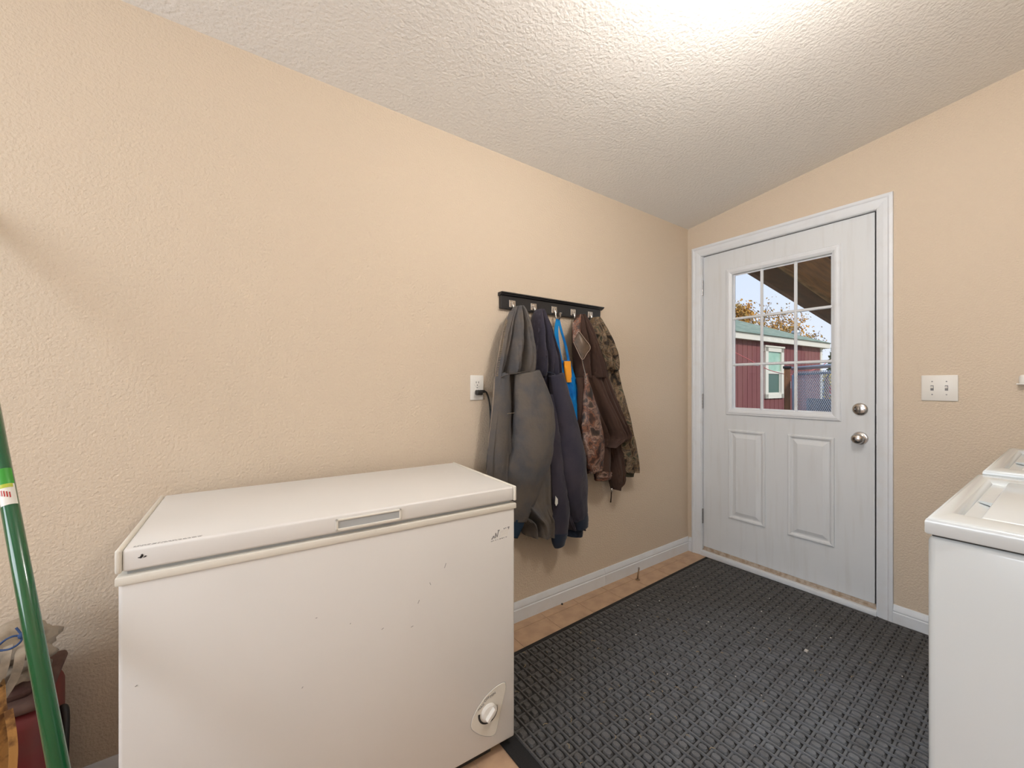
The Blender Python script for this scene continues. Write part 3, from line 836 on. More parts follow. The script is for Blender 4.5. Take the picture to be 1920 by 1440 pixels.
# fine print strip and scuff on the lid
bm = bmesh.new()
for r in range(2):
    x = 0.026
    while x < 0.135:
        w = random.uniform(0.003, 0.009)
        add_box(bm, x, x + w, 0.010 + r * 0.0045, 0.0118 + r * 0.0045, FH + 0.0001, FH + 0.0003); x += w + 0.002
obj('fine_print', bm, M['greyprint'], lid)
bm = bmesh.new()
for k in range(14):
    a = random.uniform(0, 2 * PI); r = random.uniform(0, 0.007)
    stroke(bm, 0.040 + r * math.cos(a), 0.827 + 0.5 * r * math.sin(a), 0.040 + r * math.cos(a) + random.uniform(-0.005, 0.005), 0.827 + 0.5 * r * math.sin(a) + random.uniform(-0.002, 0.002), 0.0014, 0.0015)
obj('scuff', bm, M['slot'], lid)
for (x, z, l, a) in ((0.030, 0.565, 0.004, 0.6), (0.620, 0.560, 0.010, 1.1), (0.655, 0.610, 0.008, -1.2), (0.70, 0.64, 0.014, 1.2), (0.52, 0.52, 0.006, 0.5), (0.60, 0.50, 0.007, 0.3), (0.44, 0.56, 0.003, 1.0), (0.36, 0.60, 0.004, 0.2), (0.33, 0.44, 0.004, 0.9)):
    bm = bmesh.new(); stroke(bm, x, z, x + l * math.cos(a), z + l * math.sin(a), 0.0012)
    obj('scratch', bm, M['greyprint'], fz)

# ------------------------------------------------------------------ laundry machines
def machine(x0, x1, y1, ht, label, ribs=True):
    """front faces +y at y1, stands along x"""
    r = empty('washing_machine', ((x0 + x1) / 2, y1 - 0.33, 0), 0, label, 'washing machine')
    hw = (x1 - x0) / 2
    yf, yb = 0.33, -0.33
    bm = bmesh.new(); add_box(bm, -hw, hw, yb, yf, 0.03, ht - 0.036, 0.012, 3)
    o = obj('cabinet', bm, M['washer'], r); auto_smooth(o)
    for sx in (-1, 1):
        for sy in (-1, 1):
            lathe('foot', [(0, 0), (0.022, 0), (0.020, 0.035), (0, 0.035)], M['slot'], r, 14, loc=(sx * (hw - 0.06), sy * 0.27, 0))
    # top: frame with a trough in front of the lid
    tx0, tx1 = -hw + 0.075, hw - 0.075
    ty1, ty0 = yf - 0.030, yf - 0.094       # trough
    bm = bmesh.new()
    zt = ht
    add_box(bm, -hw + 0.004, hw - 0.004, yb + 0.004, yf - 0.004, ht - 0.032, ht - 0.012)
    o = obj('top', bm, M['washer'], r); auto_smooth(o)
    def loop(z, i): return [(-hw - 0.003 + i, yb + i, z), (hw + 0.003 - i, yb + i, z), (hw + 0.003 - i, yf + 0.003 - i, z), (-hw - 0.003 + i, yf + 0.003 - i, z)]
    def inner(z, i): return [(tx0 - i, yb + 0.10 - i, z), (tx1 + i, yb + 0.10 - i, z), (tx1 + i, ty1 + i, z), (tx0 - i, ty1 + i, z)]
    loops = [loop(ht - 0.033, 0.003), loop(ht - 0.030, 0.0), loop(ht - 0.010, 0.0), loop(ht - 0.005, 0.0012), loop(ht - 0.0015, 0.0045), loop(ht, 0.010), inner(ht, 0.006), inner(ht - 0.0025, 0.001), inner(ht - 0.0125, -0.004)]
    verts = [p for l_ in loops for p in l_]
    faces = [(4 * i + k, 4 * i + (k + 1) % 4, 4 * i + 4 + (k + 1) % 4, 4 * i + 4 + k) for i in range(len(loops) - 1) for k in range(4)]
    o = pyobj('top_rim', verts, faces, M['washer'], r); auto_smooth(o, 50)
    bm = bmesh.new(); add_box(bm, tx0 + 0.006, tx1 - 0.006, yb + 0.12, ty0 + 0.034, ht - 0.013, ht - 0.001, 0.004, 3)
    ld = obj('lid', bm, M['washer'], r); auto_smooth(ld)
    # grip lip of the lid reaching into the trough
    verts = [(-0.075, ty0 + 0.033, ht - 0.002), (0.055, ty0 + 0.033, ht - 0.002), (0.030, ty0 + 0.056, ht - 0.006), (-0.045, ty0 + 0.056, ht - 0.006),
             (-0.075, ty0 + 0.033, ht - 0.010), (0.055, ty0 + 0.033, ht - 0.010), (0.030, ty0 + 0.056, ht - 0.010), (-0.045, ty0 + 0.056, ht - 0.010)]
    pyobj('grip', verts, [(0, 1, 2, 3), (4, 7, 6, 5), (0, 4, 5, 1), (1, 5, 6, 2), (2, 6, 7, 3), (3, 7, 4, 0)], M['washer'], ld)
    bm = bmesh.new(); add_box(bm, -hw + 0.004, hw - 0.004, yb, yb + 0.085, ht - 0.012, ht + 0.125, 0.012, 3)
    o = obj('console', bm, M['washer'], r); auto_smooth(o)
    for dx in (-0.2, 0.0, 0.2):
        lathe('dial', [(0, 0), (0.026, 0), (0.023, 0.018), (0, 0.02)], M['plate'], o, 20, Matrix.Translation((dx, yb + 0.084, ht + 0.06)) @ Matrix.Rotation(-PI / 2, 4, 'X'))
    if ribs:                                  # stamped rib of the side panel
        for yr in (-0.065, ):
            bm = bmesh.new()
            add_tube(bm, spline([(-hw, yr - 0.20, 0.80), (-hw, yr - 0.02, 0.80), (-hw, yr, 0.78), (-hw, yr, 0.30), (-hw, yr - 0.02, 0.28), (-hw, yr - 0.20, 0.28)], 40), 0.0045, 8)
            obj('side_rib', bm, M['washer'], r, True)
    box('seam', -hw + 0.006, hw - 0.006, yb + 0.01, yf - 0.006, ht - 0.037, ht - 0.031, M['slot'], r)
    return r
machine(-1.5725, -0.9300, -1.4535, 0.920, 'white top-loading washing machine nearest the viewer at the right edge')
machine(-0.9080, -0.2300, -1.4630, 0.932, 'white laundry machine behind the near one, next to the door wall')

# ------------------------------------------------------------------ green mop handle
A = Vector((-2.921, -0.627, 0.603)); B = Vector((-3.028, -0.417, 0.957))
dv = (B - A).normalized()
foot = A - dv * (A.z / dv.z) ; top = A + dv * ((-0.014 - A.y) / dv.y)
gp = empty('broom', tuple(foot), 0, 'green-handled broom leaning on the wall left of the freezer', 'broom')
T0 = lambda p: p - foot
tube('handle', [T0(foot + dv * 0.10), T0(top)], 0.0125, M['green'], gp, 28)
lathe('cap', [(0, 0.0), (0.0135, 0.0), (0.0135, 0.02), (0.010, 0.030), (0, 0.031)], M['green'], gp, 20, Matrix.Translation(T0(top - dv * 0.025)) @ dv.to_track_quat('Z', 'Y').to_matrix().to_4x4())
box('head', -0.15, 0.15, -0.025, 0.025, 0.085, 0.13, M['green'], gp, 0.008)
bm = bmesh.new()
for i in range(26):
    for j in range(4):
        x = -0.14 + i * 0.0112; y = -0.018 + j * 0.012
        add_tube(bm, [(x, y, 0.088), (x * 1.08, y * 1.3, 0.003)], 0.0035, 5)
tag(obj('bristles', bm, M['cord'], gp), kind='stuff')
# paper label wrapped on the handle
mid = (A + B) * 0.5 + dv * (0.238)
side = (CAM - mid); side = (side - dv * side.dot(dv)).normalized(); lat = dv.cross(side)
def wrap(name, a0, a1, l0, l1, mt, r=0.0128, par=None, n=14):
    verts = []; faces = []
    for k in range(n + 1):
        an = math.radians(lerp(a0, a1, k / n))
        off = (side * math.cos(an) + lat * math.sin(an)) * r
        verts.append(T0(mid + dv * l0 + off)); verts.append(T0(mid + dv * l1 + off))
        if k: faces.append((2 * k - 2, 2 * k - 1, 2 * k + 1, 2 * k))
    return pyobj(name, verts, faces, mt, par or gp, True)
lb = wrap('label', -60, 55, -0.048, 0.030, M['labelwhite'])
wrap('label_band', -60, 55, -0.004, 0.030, M['labelgreen'], 0.01295, lb)
wrap('label_swoosh', -38, 40, -0.012, -0.004, M['labelyellow'], 0.0130, lb)
for k in range(5):
    wrap('label_lettering', -52 + k * 15, -44 + k * 15, -0.026 - k * 0.002, -0.014 - k * 0.002, M['labelred'], 0.0131, lb, 3)

# ------------------------------------------------------------------ red can with rags
rc = empty('fuel_can', (-3.135, -0.145, 0.0), math.radians(4), 'dusty red plastic can behind the green broom handle', 'can')
bm = bmesh.new(); add_box(bm, -0.11, 0.11, -0.12, 0.11, 0.0, 0.43, 0.035, 5)
o = obj('body', bm, M['redcan'], rc); auto_smooth(o, 60)
bm = bmesh.new(); add_box(bm, -0.1115, 0.1115, -0.1215, 0.1115, 0.432, 0.458, 0.012, 3)
add_box(bm, -0.085, 0.085, -0.095, 0.085, 0.452, 0.492, 0.02, 4)
o = obj('shoulder', bm, M['dust'], rc); auto_smooth(o, 60)
bm = bmesh.new()
for x in (-0.05, 0.03): add_box(bm, x, x + 0.02, -0.1235, -0.11, 0.06, 0.40, 0.004, 2)
obj('side_rib', bm, M['redcan'], rc)
tube('carry_strap', spline([(0.065, -0.01, 0.475), (0.075, -0.01, 0.535), (0.045, -0.01, 0.575), (-0.04, -0.01, 0.585), (-0.08, -0.01, 0.53), (-0.07, -0.01, 0.475)], 30), 0.011, M['cord'], rc, 10)
tube('hose', spline([(0.100, 0.02, 0.33), (0.116, 0.01, 0.352), (0.122, 0.0, 0.33), (0.122, -0.01, 0.25), (0.119, 0.0, 0.10), (0.120, 0.0, 0.03)], 24), 0.008, M['cord'], rc, 10)

def lump(name, c, size, mt, parent, seed, amp=0.25, freq=6.0, sub=4):
    bm = bmesh.new()
    bmesh.ops.create_icosphere(bm, subdivisions=sub, radius=1.0)
    for v in bm.verts:
        d = v.co.normalized()
        k = 1 + amp * mnoise.noise(d * freq * 0.35 + Vector((seed, 0, 0))) + 0.4 * amp * mnoise.noise(d * freq + Vector((0, seed, 0)))
        v.co = Vector((d.x * size[0] * k, d.y * size[1] * k, d.z * size[2] * k)) + Vector(c)
    return obj(name, bm, mt, parent, True)
RO = Vector((-3.105, -0.185, 0.500))
rg = empty('canvas_bag', tuple(RO), 0, 'soiled off-white canvas bag crumpled on top of the red can', 'bag')
lump('bag', (0, 0, 0.058), (0.082, 0.085, 0.044), M['rag'], rg, 3.1, 0.5, 5)
lump('bag_flap', (0.035, -0.05, 0.030), (0.045, 0.04, 0.030), M['rag'], rg, 8.7, 0.5, 5)
def ribbon(name, pts, w, mt, parent, wdir, th=0.002, n=40):
    ps = spline(pts, n); wd_ = Vector(wdir).normalized()
    bm = bmesh.new(); rows = []
    for i, p in enumerate(ps):
        t = (ps[min(i + 1, n)] - ps[max(i - 1, 0)]).normalized()
        nn = t.cross(wd_).normalized()
        ww = wd_ * (w * 0.5)
        rows.append([bm.verts.new(p + ww + nn * th), bm.verts.new(p - ww + nn * th), bm.verts.new(p - ww - nn * th), bm.verts.new(p + ww - nn * th)])
    for i in range(n):
        for k in range(4):
            bm.faces.new((rows[i][k], rows[i][(k + 1) % 4], rows[i + 1][(k + 1) % 4], rows[i + 1][k]))
    bm.faces.new(rows[0][::-1]); bm.faces.new(rows[-1])
    o = obj(name, bm, mt, parent); auto_smooth(o, 50)
    return o
def wp(u, v, y): return at(u, v, 1, y) - RO
ribbon('bag_strap', [wp(42, 1210, -0.262), wp(38, 1228, -0.285), wp(33, 1255, -0.290), wp(20, 1285, -0.292), wp(4, 1310, -0.295), wp(-14, 1335, -0.295)], 0.016, M['rag'], rg, (1, 0.25, 0.15), 0.002)
ribbon('bag_strap', [wp(16, 1212, -0.262), wp(12, 1232, -0.286), wp(6, 1258, -0.292), wp(-6, 1290, -0.295)], 0.014, M['rag'], rg, (1, 0.25, 0.15), 0.002)
tube('cord_tie', spline([wp(-8, 1215, -0.255), wp(10, 1200, -0.262), wp(25, 1193, -0.264), wp(40, 1192, -0.262)], 24), 0.0022, M['bluecord'], rg, 6)
tube('cord_tie', spline([wp(-8, 1220, -0.268), wp(15, 1218, -0.274), wp(35, 1207, -0.272), wp(42, 1194, -0.264), wp(36, 1184, -0.258), wp(30, 1177, -0.256)], 24), 0.0022, M['bluecord'], rg, 6)
lump('clip', tuple(wp(41, 1192, -0.266)), (0.007, 0.005, 0.007), M['bluecord'], rg, 1.0, 0.2, 3, 2)
LO = at(-26, 1300, 1, -0.335); LO.z = 0
gl = empty('leather_apron', tuple(LO), math.radians(10), 'stained tan leather apron bundled upright left of the red can', 'apron')
bm = bmesh.new()
rings = []
for i in range(19):
    z = 0.545 * i / 18; r = lerp(0.050, 0.026, (i / 18) ** 1.5)
    ring = []
    for k in range(28):
        an = 2 * PI * k / 28
        w = 1 + 0.22 * mnoise.noise(Vector((math.cos(an) * 2.2, math.sin(an) * 2.2, z * 9))) + 0.08 * math.sin(5 * an + z * 6)
        ring.append(bm.verts.new((r * math.cos(an) * w, r * 0.55 * math.sin(an) * w, z + (0.016 * math.sin(2.0 * an + 1) if i == 18 else 0))))
    rings.append(ring)
for i in range(18):
    for k in range(28): bm.faces.new((rings[i][k], rings[i][(k + 1) % 28], rings[i + 1][(k + 1) % 28], rings[i + 1][k]))
bm.faces.new(rings[0][::-1]); bm.faces.new(rings[-1])
obj('hide', bm, M['leather'], gl, True)
ribbon('tie_strap', [(0.030, -0.012, 0.50), (0.038, -0.026, 0.42), (0.034, -0.034, 0.30), (0.042, -0.036, 0.16)], 0.012, M['leather'], gl, (1, 0.2, 0), 0.0015)

# ------------------------------------------------------------------ coat rack
rk = empty('coat_rack', (-1.262, 0, 1.578), 0, 'black wooden coat rack with five silver hooks', 'coat rack')
rw = 0.349
bm = bmesh.new(); add_box(bm, -rw + 0.004, rw - 0.006, -0.019, 0, -0.0390, 0.030, 0.0015)
obj('board', bm, M['black'], rk)
LP = [(0, 0.0385), (0.0375, 0.0385), (0.0375, 0.0335), (0.031, 0.0305), (0.029, 0.0265), (0.023, 0.0255), (0.019, 0.0225), (0.0, 0.0225)]
sweep('ledge', LP, (-rw - 0.002, 0, 0), (rw + 0.006, 0, 0), (0, -1, 0), (0, 0, 1), M['black'], rk)
HX = (-1.5434, -1.4114, -1.2743, -1.1381, -1.0065)
hook_meshes = None
for x in HX:
    if hook_meshes is None:
        bm = bmesh.new(); add_box(bm, -0.0190, 0.0190, -0.0245, -0.0188, -0.0180, 0.0180, 0.002); 
        add_box(bm, -0.0075, 0.0075, -0.0330, -0.0240, -0.0120, 0.0095, 0.002)
        p0 = bpy.data.meshes.new('hook_plate'); bmesh.ops.recalc_face_normals(bm, faces=bm.faces); bm.to_mesh(p0); bm.free(); p0.materials.append(M['steel'])
        bm = bmesh.new()
        add_tube(bm, spline([(0, -0.029, -0.004), (0, -0.033, -0.020), (0, -0.036, -0.040), (0, -0.046, -0.054), (0, -0.060, -0.053), (0, -0.069, -0.040), (0, -0.072, -0.022)], 26),
                 [0.0050] * 20 + [0.0050, 0.0048, 0.0048, 0.005, 0.006, 0.0075, 0.0085], 10)
        p1 = bpy.data.meshes.new('hook_arm'); bmesh.ops.recalc_face_normals(bm, faces=bm.faces); bm.to_mesh(p1); bm.free(); p1.materials.append(M['steel'])
        for p in p1.polygons: p.use_smooth = True
        hook_meshes = (p0, p1)
    h = link_mesh('hook', hook_meshes[0], None, rk, (x + 1.262, 0, -0.013))
    link_mesh('hook_arm', hook_meshes[1], None, h)
lathe('screw', [(0, 0), (0.0045, 0), (0.004, 0.002), (0, 0.0026)], M['slot'], rk, 12, Matrix.Translation((-0.219, -0.019, -0.005)) @ RY)

# ------------------------------------------------------------------ garments
def drape(name, rows, base, bulge, folds, mt, parent, origin, nS=56, nT=64, back=0.014, wr=0.004, seed=0.0, hem=None, tuck=0.0, pleat=0.020):
    """rows: (u_left, u_right, v) in the photo, on the plane y=-base. folds: (s_top, s_bottom, amplitude, width)"""
    L = spline([at(a, v, 1, -base) for a, b, v in rows], nT)
    Rr = spline([at(b, v, 1, -base) for a, b, v in rows], nT)
    verts = []; faces = []
    for i in range(nT + 1):
        t = i / nT
        g = min(1.0, 0.35 + 1.6 * t)
        for j in range(nS + 1):
            s = j / nS
            p = L[i].lerp(Rr[i], s)
            d = base + bulge * g * (math.sin(PI * s) ** 0.55 if 0 < s < 1 else 0.0)
            for (s0, s1, am, w) in folds:
                c = lerp(s0, s1, t)
                d += am * min(1, 0.3 + t) * math.exp(-((s - c) / w) ** 2) * min(1, 6 * s, 6 * (1 - s))
            edge = min(1, 8 * s, 8 * (1 - s))
            d += wr * mnoise.noise(Vector((s * 5 + seed, t * 7, seed))) * edge
            pl = mnoise.noise(Vector((s * 8.5 + 0.8 * math.sin(2.2 * t + seed) + seed * 3, t * 1.1, seed)))       # long hanging pleats, sharp valleys
            d += pleat * (0.55 - 2.2 * max(0.0, 0.25 - abs(pl))) * edge * min(1, 0.4 + t)
            if tuck and t > 0.72: d -= tuck * ((t - 0.72) / 0.28) ** 2
            q = Vector((p.x, -max(d, back + 0.006), p.z))
            if hem and i == nT: q.z += hem * mnoise.noise(Vector((s * 9, seed, 1.0)))
            verts.append(q - origin)
    nf = len(verts)
    for i in range(nT):
        for j in range(nS):
            a = i * (nS + 1) + j
            faces.append((a, a + 1, a + nS + 2, a + nS + 1))
    # back layer, a hand's breadth of cloth behind the front
    for i in range(nT + 1):
        for j in range(nS + 1):
            v = verts[i * (nS + 1) + j]
            s = j / nS
            k = 0.04 * math.sin(PI * s)
            verts.append(Vector((lerp(v.x, (verts[i * (nS + 1)].x + verts[i * (nS + 1) + nS].x) / 2, 0.06), -back - origin.y, v.z)))
    for i in range(nT):
        for j in range(nS):
            a = nf + i * (nS + 1) + j
            faces.append((a, a + nS + 1, a + nS + 2, a + 1))
    for i in range(nT):
        for j in (0, nS):
            a = i * (nS + 1) + j; b = a + nS + 1
            faces.append((a, b, nf + b, nf + a))
    for i in (0, nT):
        for j in range(nS):
            a = i * (nS + 1) + j
            faces.append((a, a + 1, nf + a + 1, nf + a))
    o = pyobj(name, verts, faces, mt, parent, True)
    auto_smooth(o, 62)
    return o

def limb(name, path, mt, parent, origin, flat=0.62, n=28, m=60, wr=0.05, seed=0.0, open_end=False, folds=3):
    """path: (u, v, half width px, y depth of the axis)"""
    P_ = []; R_ = []
    for (u, v, hw, y) in path:
        p = at(u, v, 1, y); q = at(u + hw, v, 1, y)
        P_.append(p); R_.append(Vector(((q - p).length, 0, 0)))
    P_ = spline(P_, m); R_ = [r.x for r in spline(R_, m)]
    verts = []; faces = []
    for i, p in enumerate(P_):
        t = P_[min(i + 1, m)] - P_[max(i - 1, 0)]
        t.y = 0; t.normalize()
        a = Vector((-t.z, 0, t.x))
        if a.x < 0: a = -a
        for k in range(n):
            an = 2 * PI * k / n
            w = 1 + wr * mnoise.noise(Vector((math.cos(an) * 1.6 + seed, math.sin(an) * 1.6, i / m * 9))) + 0.35 * wr * math.sin(folds * an + i * 0.15 + seed)
            cr = mnoise.noise(Vector((math.cos(an) * 2.6 + seed, math.sin(an) * 2.6 + 5.0, i / m * 2.6 + 0.9 * math.cos(an))))
            w -= 1.5 * wr * max(0.0, 0.16 - abs(cr)) / 0.16      # creases
            verts.append(p + a * math.cos(an) * R_[i] * w + Vector((0, -1, 0)) * math.sin(an) * R_[i] * flat * w - origin)
    for i in range(m):
        for k in range(n):
            faces.append((i * n + k, i * n + (k + 1) % n, (i + 1) * n + (k + 1) % n, (i + 1) * n + k))
    faces.append(tuple(range(n)))
    if not open_end:
        faces.append(tuple(m * n + k for k in range(n)))
    else:                                   # turned-in cuff
        b = len(verts)
        c = P_[-1]
        for k in range(n):
            q = verts[m * n + k]
            verts.append((q + origin).lerp(c, 0.25) - origin)
        for k in range(n):
            verts.append((verts[m * n + k] + origin).lerp(c, 0.25) + (P_[-4] - c) - origin)
        for k in range(n):
            faces.append((m * n + k, m * n + (k + 1) % n, b + (k + 1) % n, b + k))
            faces.append((b + k, b + (k + 1) % n, b + n + (k + 1) % n, b + n + k))
        faces.append(tuple(b + n + k for k in range(n)))
    return pyobj(name, verts, faces, mt, parent, True)

def seam(name, pts, y, r, mt, parent, origin, n=24):
    ps = [at(u, v, 1, yy) for (u, v), yy in zip(pts, y if isinstance(y, (list, tuple)) else [y] * len(pts))]
    return tube(name, [p - origin for p in spline(ps, n)], r, mt, parent, 6)

def patch(name, poly, y, th, mt, parent, origin):
    """small flat cloth piece with thickness"""
    bm = bmesh.new()
    f = [bm.verts.new(at(u, v, 1, y) - origin) for u, v in poly]
    b = [bm.verts.new(at(u, v, 1, y) + Vector((0, th, 0)) - origin) for u, v in poly]
    bm.faces.new(f); bm.faces.new(b[::-1])
    for k in range(len(poly)): bm.faces.new((f[k], f[(k + 1) % len(poly)], b[(k + 1) % len(poly)], b[k]))
    return obj(name, bm, mt, parent)

# --- grey canvas work jacket
O = Vector((-1.53, -0.06, 1.545))
gj = empty('work_jacket', tuple(O), 0, 'faded grey canvas work jacket on the first hook, nearest the freezer', 'jacket')
drape('hood', [(967, 979, 574), (958, 985, 590), (949, 993, 620), (941, 1001, 660), (934, 1008, 702)], 0.078, 0.048,
      [(0.35, 0.30, 0.024, 0.08), (0.52, 0.50, -0.058, 0.045), (0.72, 0.72, 0.026, 0.12), (0.2, 0.14, -0.050, 0.035)], M['greydenim'], gj, O, back=0.056, seed=1.0, tuck=0.032)
drape('body', [(932, 1006, 698), (927, 1024, 745), (921, 1033, 790), (917, 1036, 840), (913, 1036, 890), (912, 1036, 935), (950, 1036, 962), (977, 1036, 978), (983, 1034, 1003)], 0.060, 0.050,
      [(0.12, 0.16, 0.022, 0.07), (0.30, 0.34, -0.035, 0.05), (0.5, 0.5, 0.02, 0.12), (0.85, 0.84, 0.012, 0.06)], M['greydenim'], gj, O, nT=80, back=0.030, seed=2.0, hem=0.004)
limb('sleeve', [(989, 698, 21, -0.112), (996, 735, 29, -0.118), (1001, 770, 34, -0.122), (1001, 810, 36, -0.122), (997, 845, 37, -0.120), (989, 885, 34, -0.114), (980, 920, 29, -0.108), (970, 955, 24, -0.104), (965, 976, 20, -0.102)], M['greydenim'], gj, O, 0.55, seed=4.0, wr=0.07)
limb('cuff', [(966, 972, 18, -0.102), (962, 988, 16, -0.102), (957, 1006, 13, -0.102)], M['bluerib'], gj, O, 0.6, 24, 14, 0.02, open_end=True)
limb('front_panel', [(944, 700, 11, -0.098), (941, 740, 14, -0.102), (938, 790, 16, -0.100), (935, 840, 17, -0.098), (932, 900, 17, -0.095), (930, 950, 17, -0.095)], M['greydenim'], gj, O, 0.6, seed=9.0, wr=0.05)
ribbon('zip_flap', [at(u, v, 1, y) - O for u, v, y in ((960, 584, -0.085), (949, 622, -0.097), (942, 660, -0.104), (935, 700, -0.108), (932, 740, -0.110), (928, 780, -0.112), (922, 830, -0.112), (919, 870, -0.110), (917, 930, -0.106))], 0.026, M['greydenim'], gj, (0.75, -0.6, 0.1), 0.0035)
ribbon('zip_tape', [at(u, v, 1, y) - O for u, v, y in ((955, 592, -0.083), (945, 625, -0.092), (938, 660, -0.098), (931, 705, -0.102), (927, 745, -0.104), (924, 785, -0.106), (918, 832, -0.106), (921, 855, -0.106), (914, 890, -0.103), (914, 940, -0.10))], 0.016, M['tanzip'], gj, (0.8, -0.5, 0.1), 0.0018)
bm = bmesh.new()
zp = spline([at(u, v, 1, y) - O for u, v, y in ((950, 600, -0.090), (944, 632, -0.098), (938, 664, -0.104), (932, 705, -0.108))], 44)
for p in zp: add_box(bm, p.x - 0.0042, p.x + 0.0042, p.y - 0.0022, p.y + 0.0022, p.z - 0.0012, p.z + 0.0012)
tag(obj('zip_teeth', bm, M['brasszip'], gj), kind='stuff')
seam('hood_seam', [(934, 712), (950, 703), (968, 700), (985, 697), (1007, 698)], [-0.100, -0.135, -0.142, -0.140, -0.090], 0.0022, M['greyseam'], gj, O)
seam('elbow_seam', [(1021, 799), (1030, 792), (1037, 786)], [-0.153, -0.143, -0.125], 0.0016, M['greyseam'], gj, O)
seam('pocket_seam', [(938, 782), (950, 776), (966, 774)], [-0.120, -0.124, -0.118], 0.0014, M['tanzip'], gj, O)
bm = bmesh.new()
for k in range(16):
    u = random.uniform(984, 1033); p = at(u, 1002, 1, -0.075) - O
    add_tube(bm, spline([p, p + Vector((random.uniform(-.006, .006), -0.004, -random.uniform(.004, .012))), p + Vector((random.uniform(-.010, .010), -0.006, -random.uniform(.008, .022)))], 6), 0.0007, 4)
tag(obj('frayed_threads', bm, M['tanzip'], gj), kind='stuff')

# --- navy hooded sweatshirt
O = Vector((-1.40, -0.06, 1.535))
nj = empty('hooded_sweatshirt', tuple(O), 0, 'dark navy hooded sweatshirt on the second hook, beside the grey jacket', 'sweatshirt')
drape('hood', [(1007, 1018, 580), (999, 1025, 598), (995, 1036, 636), (995, 1047, 668), (999, 1057, 706)], 0.072, 0.046,
      [(0.30, 0.22, 0.020, 0.10), (0.46, 0.42, -0.050, 0.035), (0.60, 0.62, 0.024, 0.06), (0.74, 0.76, -0.045, 0.035), (0.88, 0.90, 0.016, 0.06)], M['navy'], nj, O, back=0.054, seed=11.0, tuck=0.032)
drape('body', [(1006, 1056, 700), (1015, 1069, 750), (1024, 1079, 792), (1030, 1085, 830), (1034, 1091, 872), (1037, 1094, 925), (1042, 1093, 965), (1058, 1091, 990)], 0.050, 0.040,
      [(0.25, 0.2, 0.02, 0.1), (0.55, 0.5, -0.02, 0.06), (0.8, 0.8, 0.015, 0.1)], M['navy'], nj, O, back=0.028, seed=12.0)
drape('hem_rib', [(1060, 1091, 986), (1061, 1092, 996), (1062, 1091, 1005)], 0.058, 0.030, [], M['navyrib'], nj, O, 24, 10, seed=13.0, pleat=0.004)
limb('sleeve', [(1043, 702, 13, -0.106), (1051, 745, 16, -0.110), (1060, 785, 18, -0.112), (1068, 825, 20, -0.112), (1074, 862, 21, -0.112), (1077, 895, 20, -0.110), (1081, 930, 18, -0.106), (1086, 960, 14, -0.103), (1088, 972, 12, -0.102)], M['navy'], nj, O, 0.60, seed=14.0, wr=0.08)
limb('cuff', [(1088, 968, 12.5, -0.102), (1090, 978, 11.5, -0.102), (1091, 990, 10, -0.102)], M['navyrib'], nj, O, 0.6, 24, 12, 0.02, open_end=True)
limb('sleeve', [(1030, 740, 10, -0.100), (1036, 800, 12, -0.104), (1041, 850, 12, -0.106), (1046, 895, 12, -0.106), (1051, 940, 14, -0.106), (1051, 975, 15, -0.104), (1049, 1002, 13.5, -0.102)], M['navy'], nj, O, 0.55, seed=15.0, wr=0.08)
limb('cuff', [(1049, 999, 14, -0.102), (1048, 1012, 12, -0.102), (1049, 1024, 8.5, -0.102)], M['navyrib'], nj, O, 0.6, 24, 12, 0.02, open_end=True)
seam('hood_seam', [(1012, 706), (1027, 698), (1037, 700), (1046, 705), (1058, 703)], [-0.092, -0.120, -0.130, -0.112, -0.085], 0.0018, M['navyrib'], nj, O)
patch('drawstring_tip', [(1042, 930), (1046, 936), (1046, 944), (1043, 949), (1041, 944)], -0.1315, 0.003, M['white'], nj, O)

# --- blue apron
O = Vector((-1.27, -0.06, 1.515))
ba = empty('apron', tuple(O), 0, 'bright blue apron with orange patch hanging by straps from the middle hook', 'apron')
ribbon('strap', [at(u, v, 1, y) - O for u, v, y in ((1046, 598, -0.052), (1043, 620, -0.058), (1046, 650, -0.064), (1052, 682, -0.082))], 0.022, M['blue'], ba, (1, -0.3, 0.1), 0.0012)
ribbon('strap', [at(u, v, 1, y) - O for u, v, y in ((1047, 598, -0.056), (1053, 622, -0.064), (1061, 650, -0.070), (1067, 682, -0.086))], 0.013, M['blue'], ba, (1, -0.3, 0.25), 0.0012)
drape('bib', [(1050, 1069, 676), (1050, 1076, 700), (1052, 1083, 728), (1056, 1084, 760), (1060, 1083, 800), (1062, 1080, 840)], 0.075, 0.022, [(0.4, 0.45, 0.012, 0.1), (0.7, 0.75, -0.012, 0.07)], M['blue'], ba, O, 30, 40, back=0.058, seed=21.0)
drape('orange_patch', [(1058, 1070, 677), (1059, 1071, 690), (1061, 1072, 705), (1063, 1071.5, 717)], 0.100, 0.006, [], M['orange'], ba, O, 16, 16, back=0.092, wr=0.001, seed=22.0, pleat=0.0)
patch('orange_trim', [(1077.5, 719), (1082, 722), (1082.5, 734), (1079, 734)], -0.0880, 0.004, M['orange'], ba, O)
patch('orange_trim', [(1079, 754), (1083, 756), (1083, 763), (1080, 763)], -0.0880, 0.004, M['orange'], ba, O)

